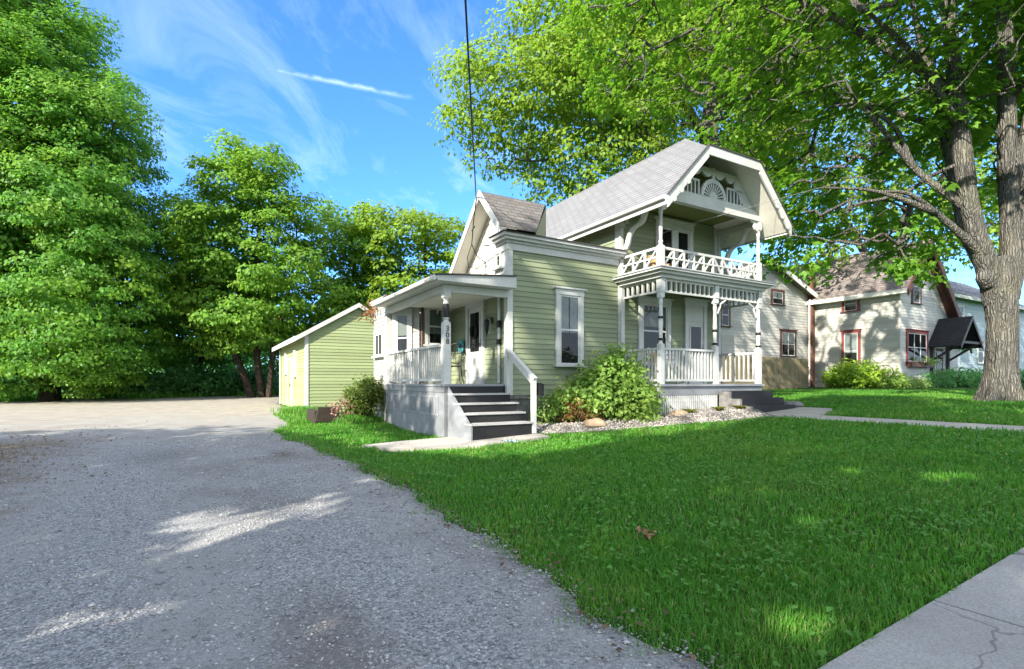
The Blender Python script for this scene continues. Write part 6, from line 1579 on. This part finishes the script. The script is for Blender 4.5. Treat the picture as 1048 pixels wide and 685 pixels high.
def M2(op, a, b=None, c=None):
    n = N(nt, 'ShaderNodeMath', operation=op)
    for i, x in enumerate((a, b, c)):
        if x is None: continue
        if hasattr(x, 'is_linked'): nt.links.new(x, n.inputs[i])
        else: n.inputs[i].default_value = x
    return n.outputs[0]
zc = M2('MAXIMUM', sp.outputs[2], .05)
cx_ = M2('DIVIDE', sp.outputs[0], zc); cy_ = M2('DIVIDE', sp.outputs[1], zc)
cv = N(nt, 'ShaderNodeCombineXYZ'); nt.links.new(cx_, cv.inputs[0]); nt.links.new(cy_, cv.inputs[1])
mpn = N(nt, 'ShaderNodeMapping'); mpn.inputs['Rotation'].default_value = (0, 0, R(35)); mpn.inputs['Scale'].default_value = (1.5, .55, 1); mpn.inputs['Location'].default_value = (.35, .9, 0); nt.links.new(cv.outputs[0], mpn.inputs[0])
nz1 = N(nt, 'ShaderNodeTexNoise'); nz1.inputs['Scale'].default_value = 1.15; nz1.inputs['Detail'].default_value = 12; nz1.inputs['Roughness'].default_value = .66; nz1.inputs['Distortion'].default_value = 1.3; nt.links.new(mpn.outputs[0], nz1.inputs['Vector'])
cm = ramp(nt, nz1.outputs['Fac'], [(.49, 0), (.65, .11), (.82, .26)])
# contrail: a thin broken band between two directions
d1 = Vector(((262 - 524) / 535, 1, (391.5 - 68) / 535)).normalized(); d2 = Vector(((425 - 524) / 535, 1, (391.5 - 101) / 535)).normalized()
nn_ = d1.cross(d2).normalized(); mid = (d1 + d2).normalized(); tt_ = nn_.cross(mid).normalized()
def dotn(v):
    n = N(nt, 'ShaderNodeVectorMath', operation='DOT_PRODUCT'); nt.links.new(tc.outputs['Generated'], n.inputs[0]); n.inputs[1].default_value = v; return n.outputs['Value']
nz2 = N(nt, 'ShaderNodeTexNoise'); nz2.inputs['Scale'].default_value = 60; nz2.inputs['Detail'].default_value = 4; nt.links.new(tc.outputs['Generated'], nz2.inputs['Vector'])
half = abs(d1.dot(tt_))
al = M2('ABSOLUTE', dotn(tt_)); ac_ = M2('ABSOLUTE', M2('ADD', dotn(nn_), M2('MULTIPLY', M2('SUBTRACT', nz2.outputs['Fac'], .5), .006)))
cw_ = ramp(nt, M2('MULTIPLY', ac_, 100), [(0, 1), (.15, .6), (.5, 0)])
cl_ = ramp(nt, M2('DIVIDE', al, half), [(.0, 1), (.75, .75), (1, 0)])
con = M2('MULTIPLY', M2('MULTIPLY', M2('MULTIPLY', cw_, cl_), ramp(nt, nz2.outputs['Fac'], [(.3, .3), (.6, 1)])), .30)
msk = M2('MAXIMUM', cm, con)
skc = mixc(nt, 1.0, sky.outputs[0], (.235, .44, .71), 'MULTIPLY')
cc = mixc(nt, msk, skc, (3.6, 4.1, 4.7))
# unseen bright cloud behind the photographer and overhead, added as fill light
fill_cloud = M2('SUBTRACT', 1.0, ramp(nt, sp.outputs[1], [(.22, 0), (.56, 1)]))
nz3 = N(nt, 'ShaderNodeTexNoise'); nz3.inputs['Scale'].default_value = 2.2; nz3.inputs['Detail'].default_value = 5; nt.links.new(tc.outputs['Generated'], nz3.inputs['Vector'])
fill_cloud = M2('MULTIPLY', fill_cloud, ramp(nt, nz3.outputs['Fac'], [(.34, .3), (.6, .95)]))
cc = mixc(nt, fill_cloud, cc, (3.1, 3.2, 3.35))
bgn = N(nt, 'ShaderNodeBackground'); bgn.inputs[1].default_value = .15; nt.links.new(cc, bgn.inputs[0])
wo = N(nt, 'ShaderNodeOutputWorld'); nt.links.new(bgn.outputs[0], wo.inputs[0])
sc.view_settings.view_transform = 'Standard'; sc.view_settings.look = 'None'; sc.view_settings.exposure = 2.12; sc.view_settings.gamma = 1
sc.render.engine = 'CYCLES'
sc.cycles.max_bounces = 7; sc.cycles.transparent_max_bounces = 8; sc.cycles.transmission_bounces = 3; sc.cycles.diffuse_bounces = 4; sc.cycles.glossy_bounces = 3
sc.cycles.use_denoising = True
sc.cycles.caustics_reflective = False; sc.cycles.caustics_refractive = False
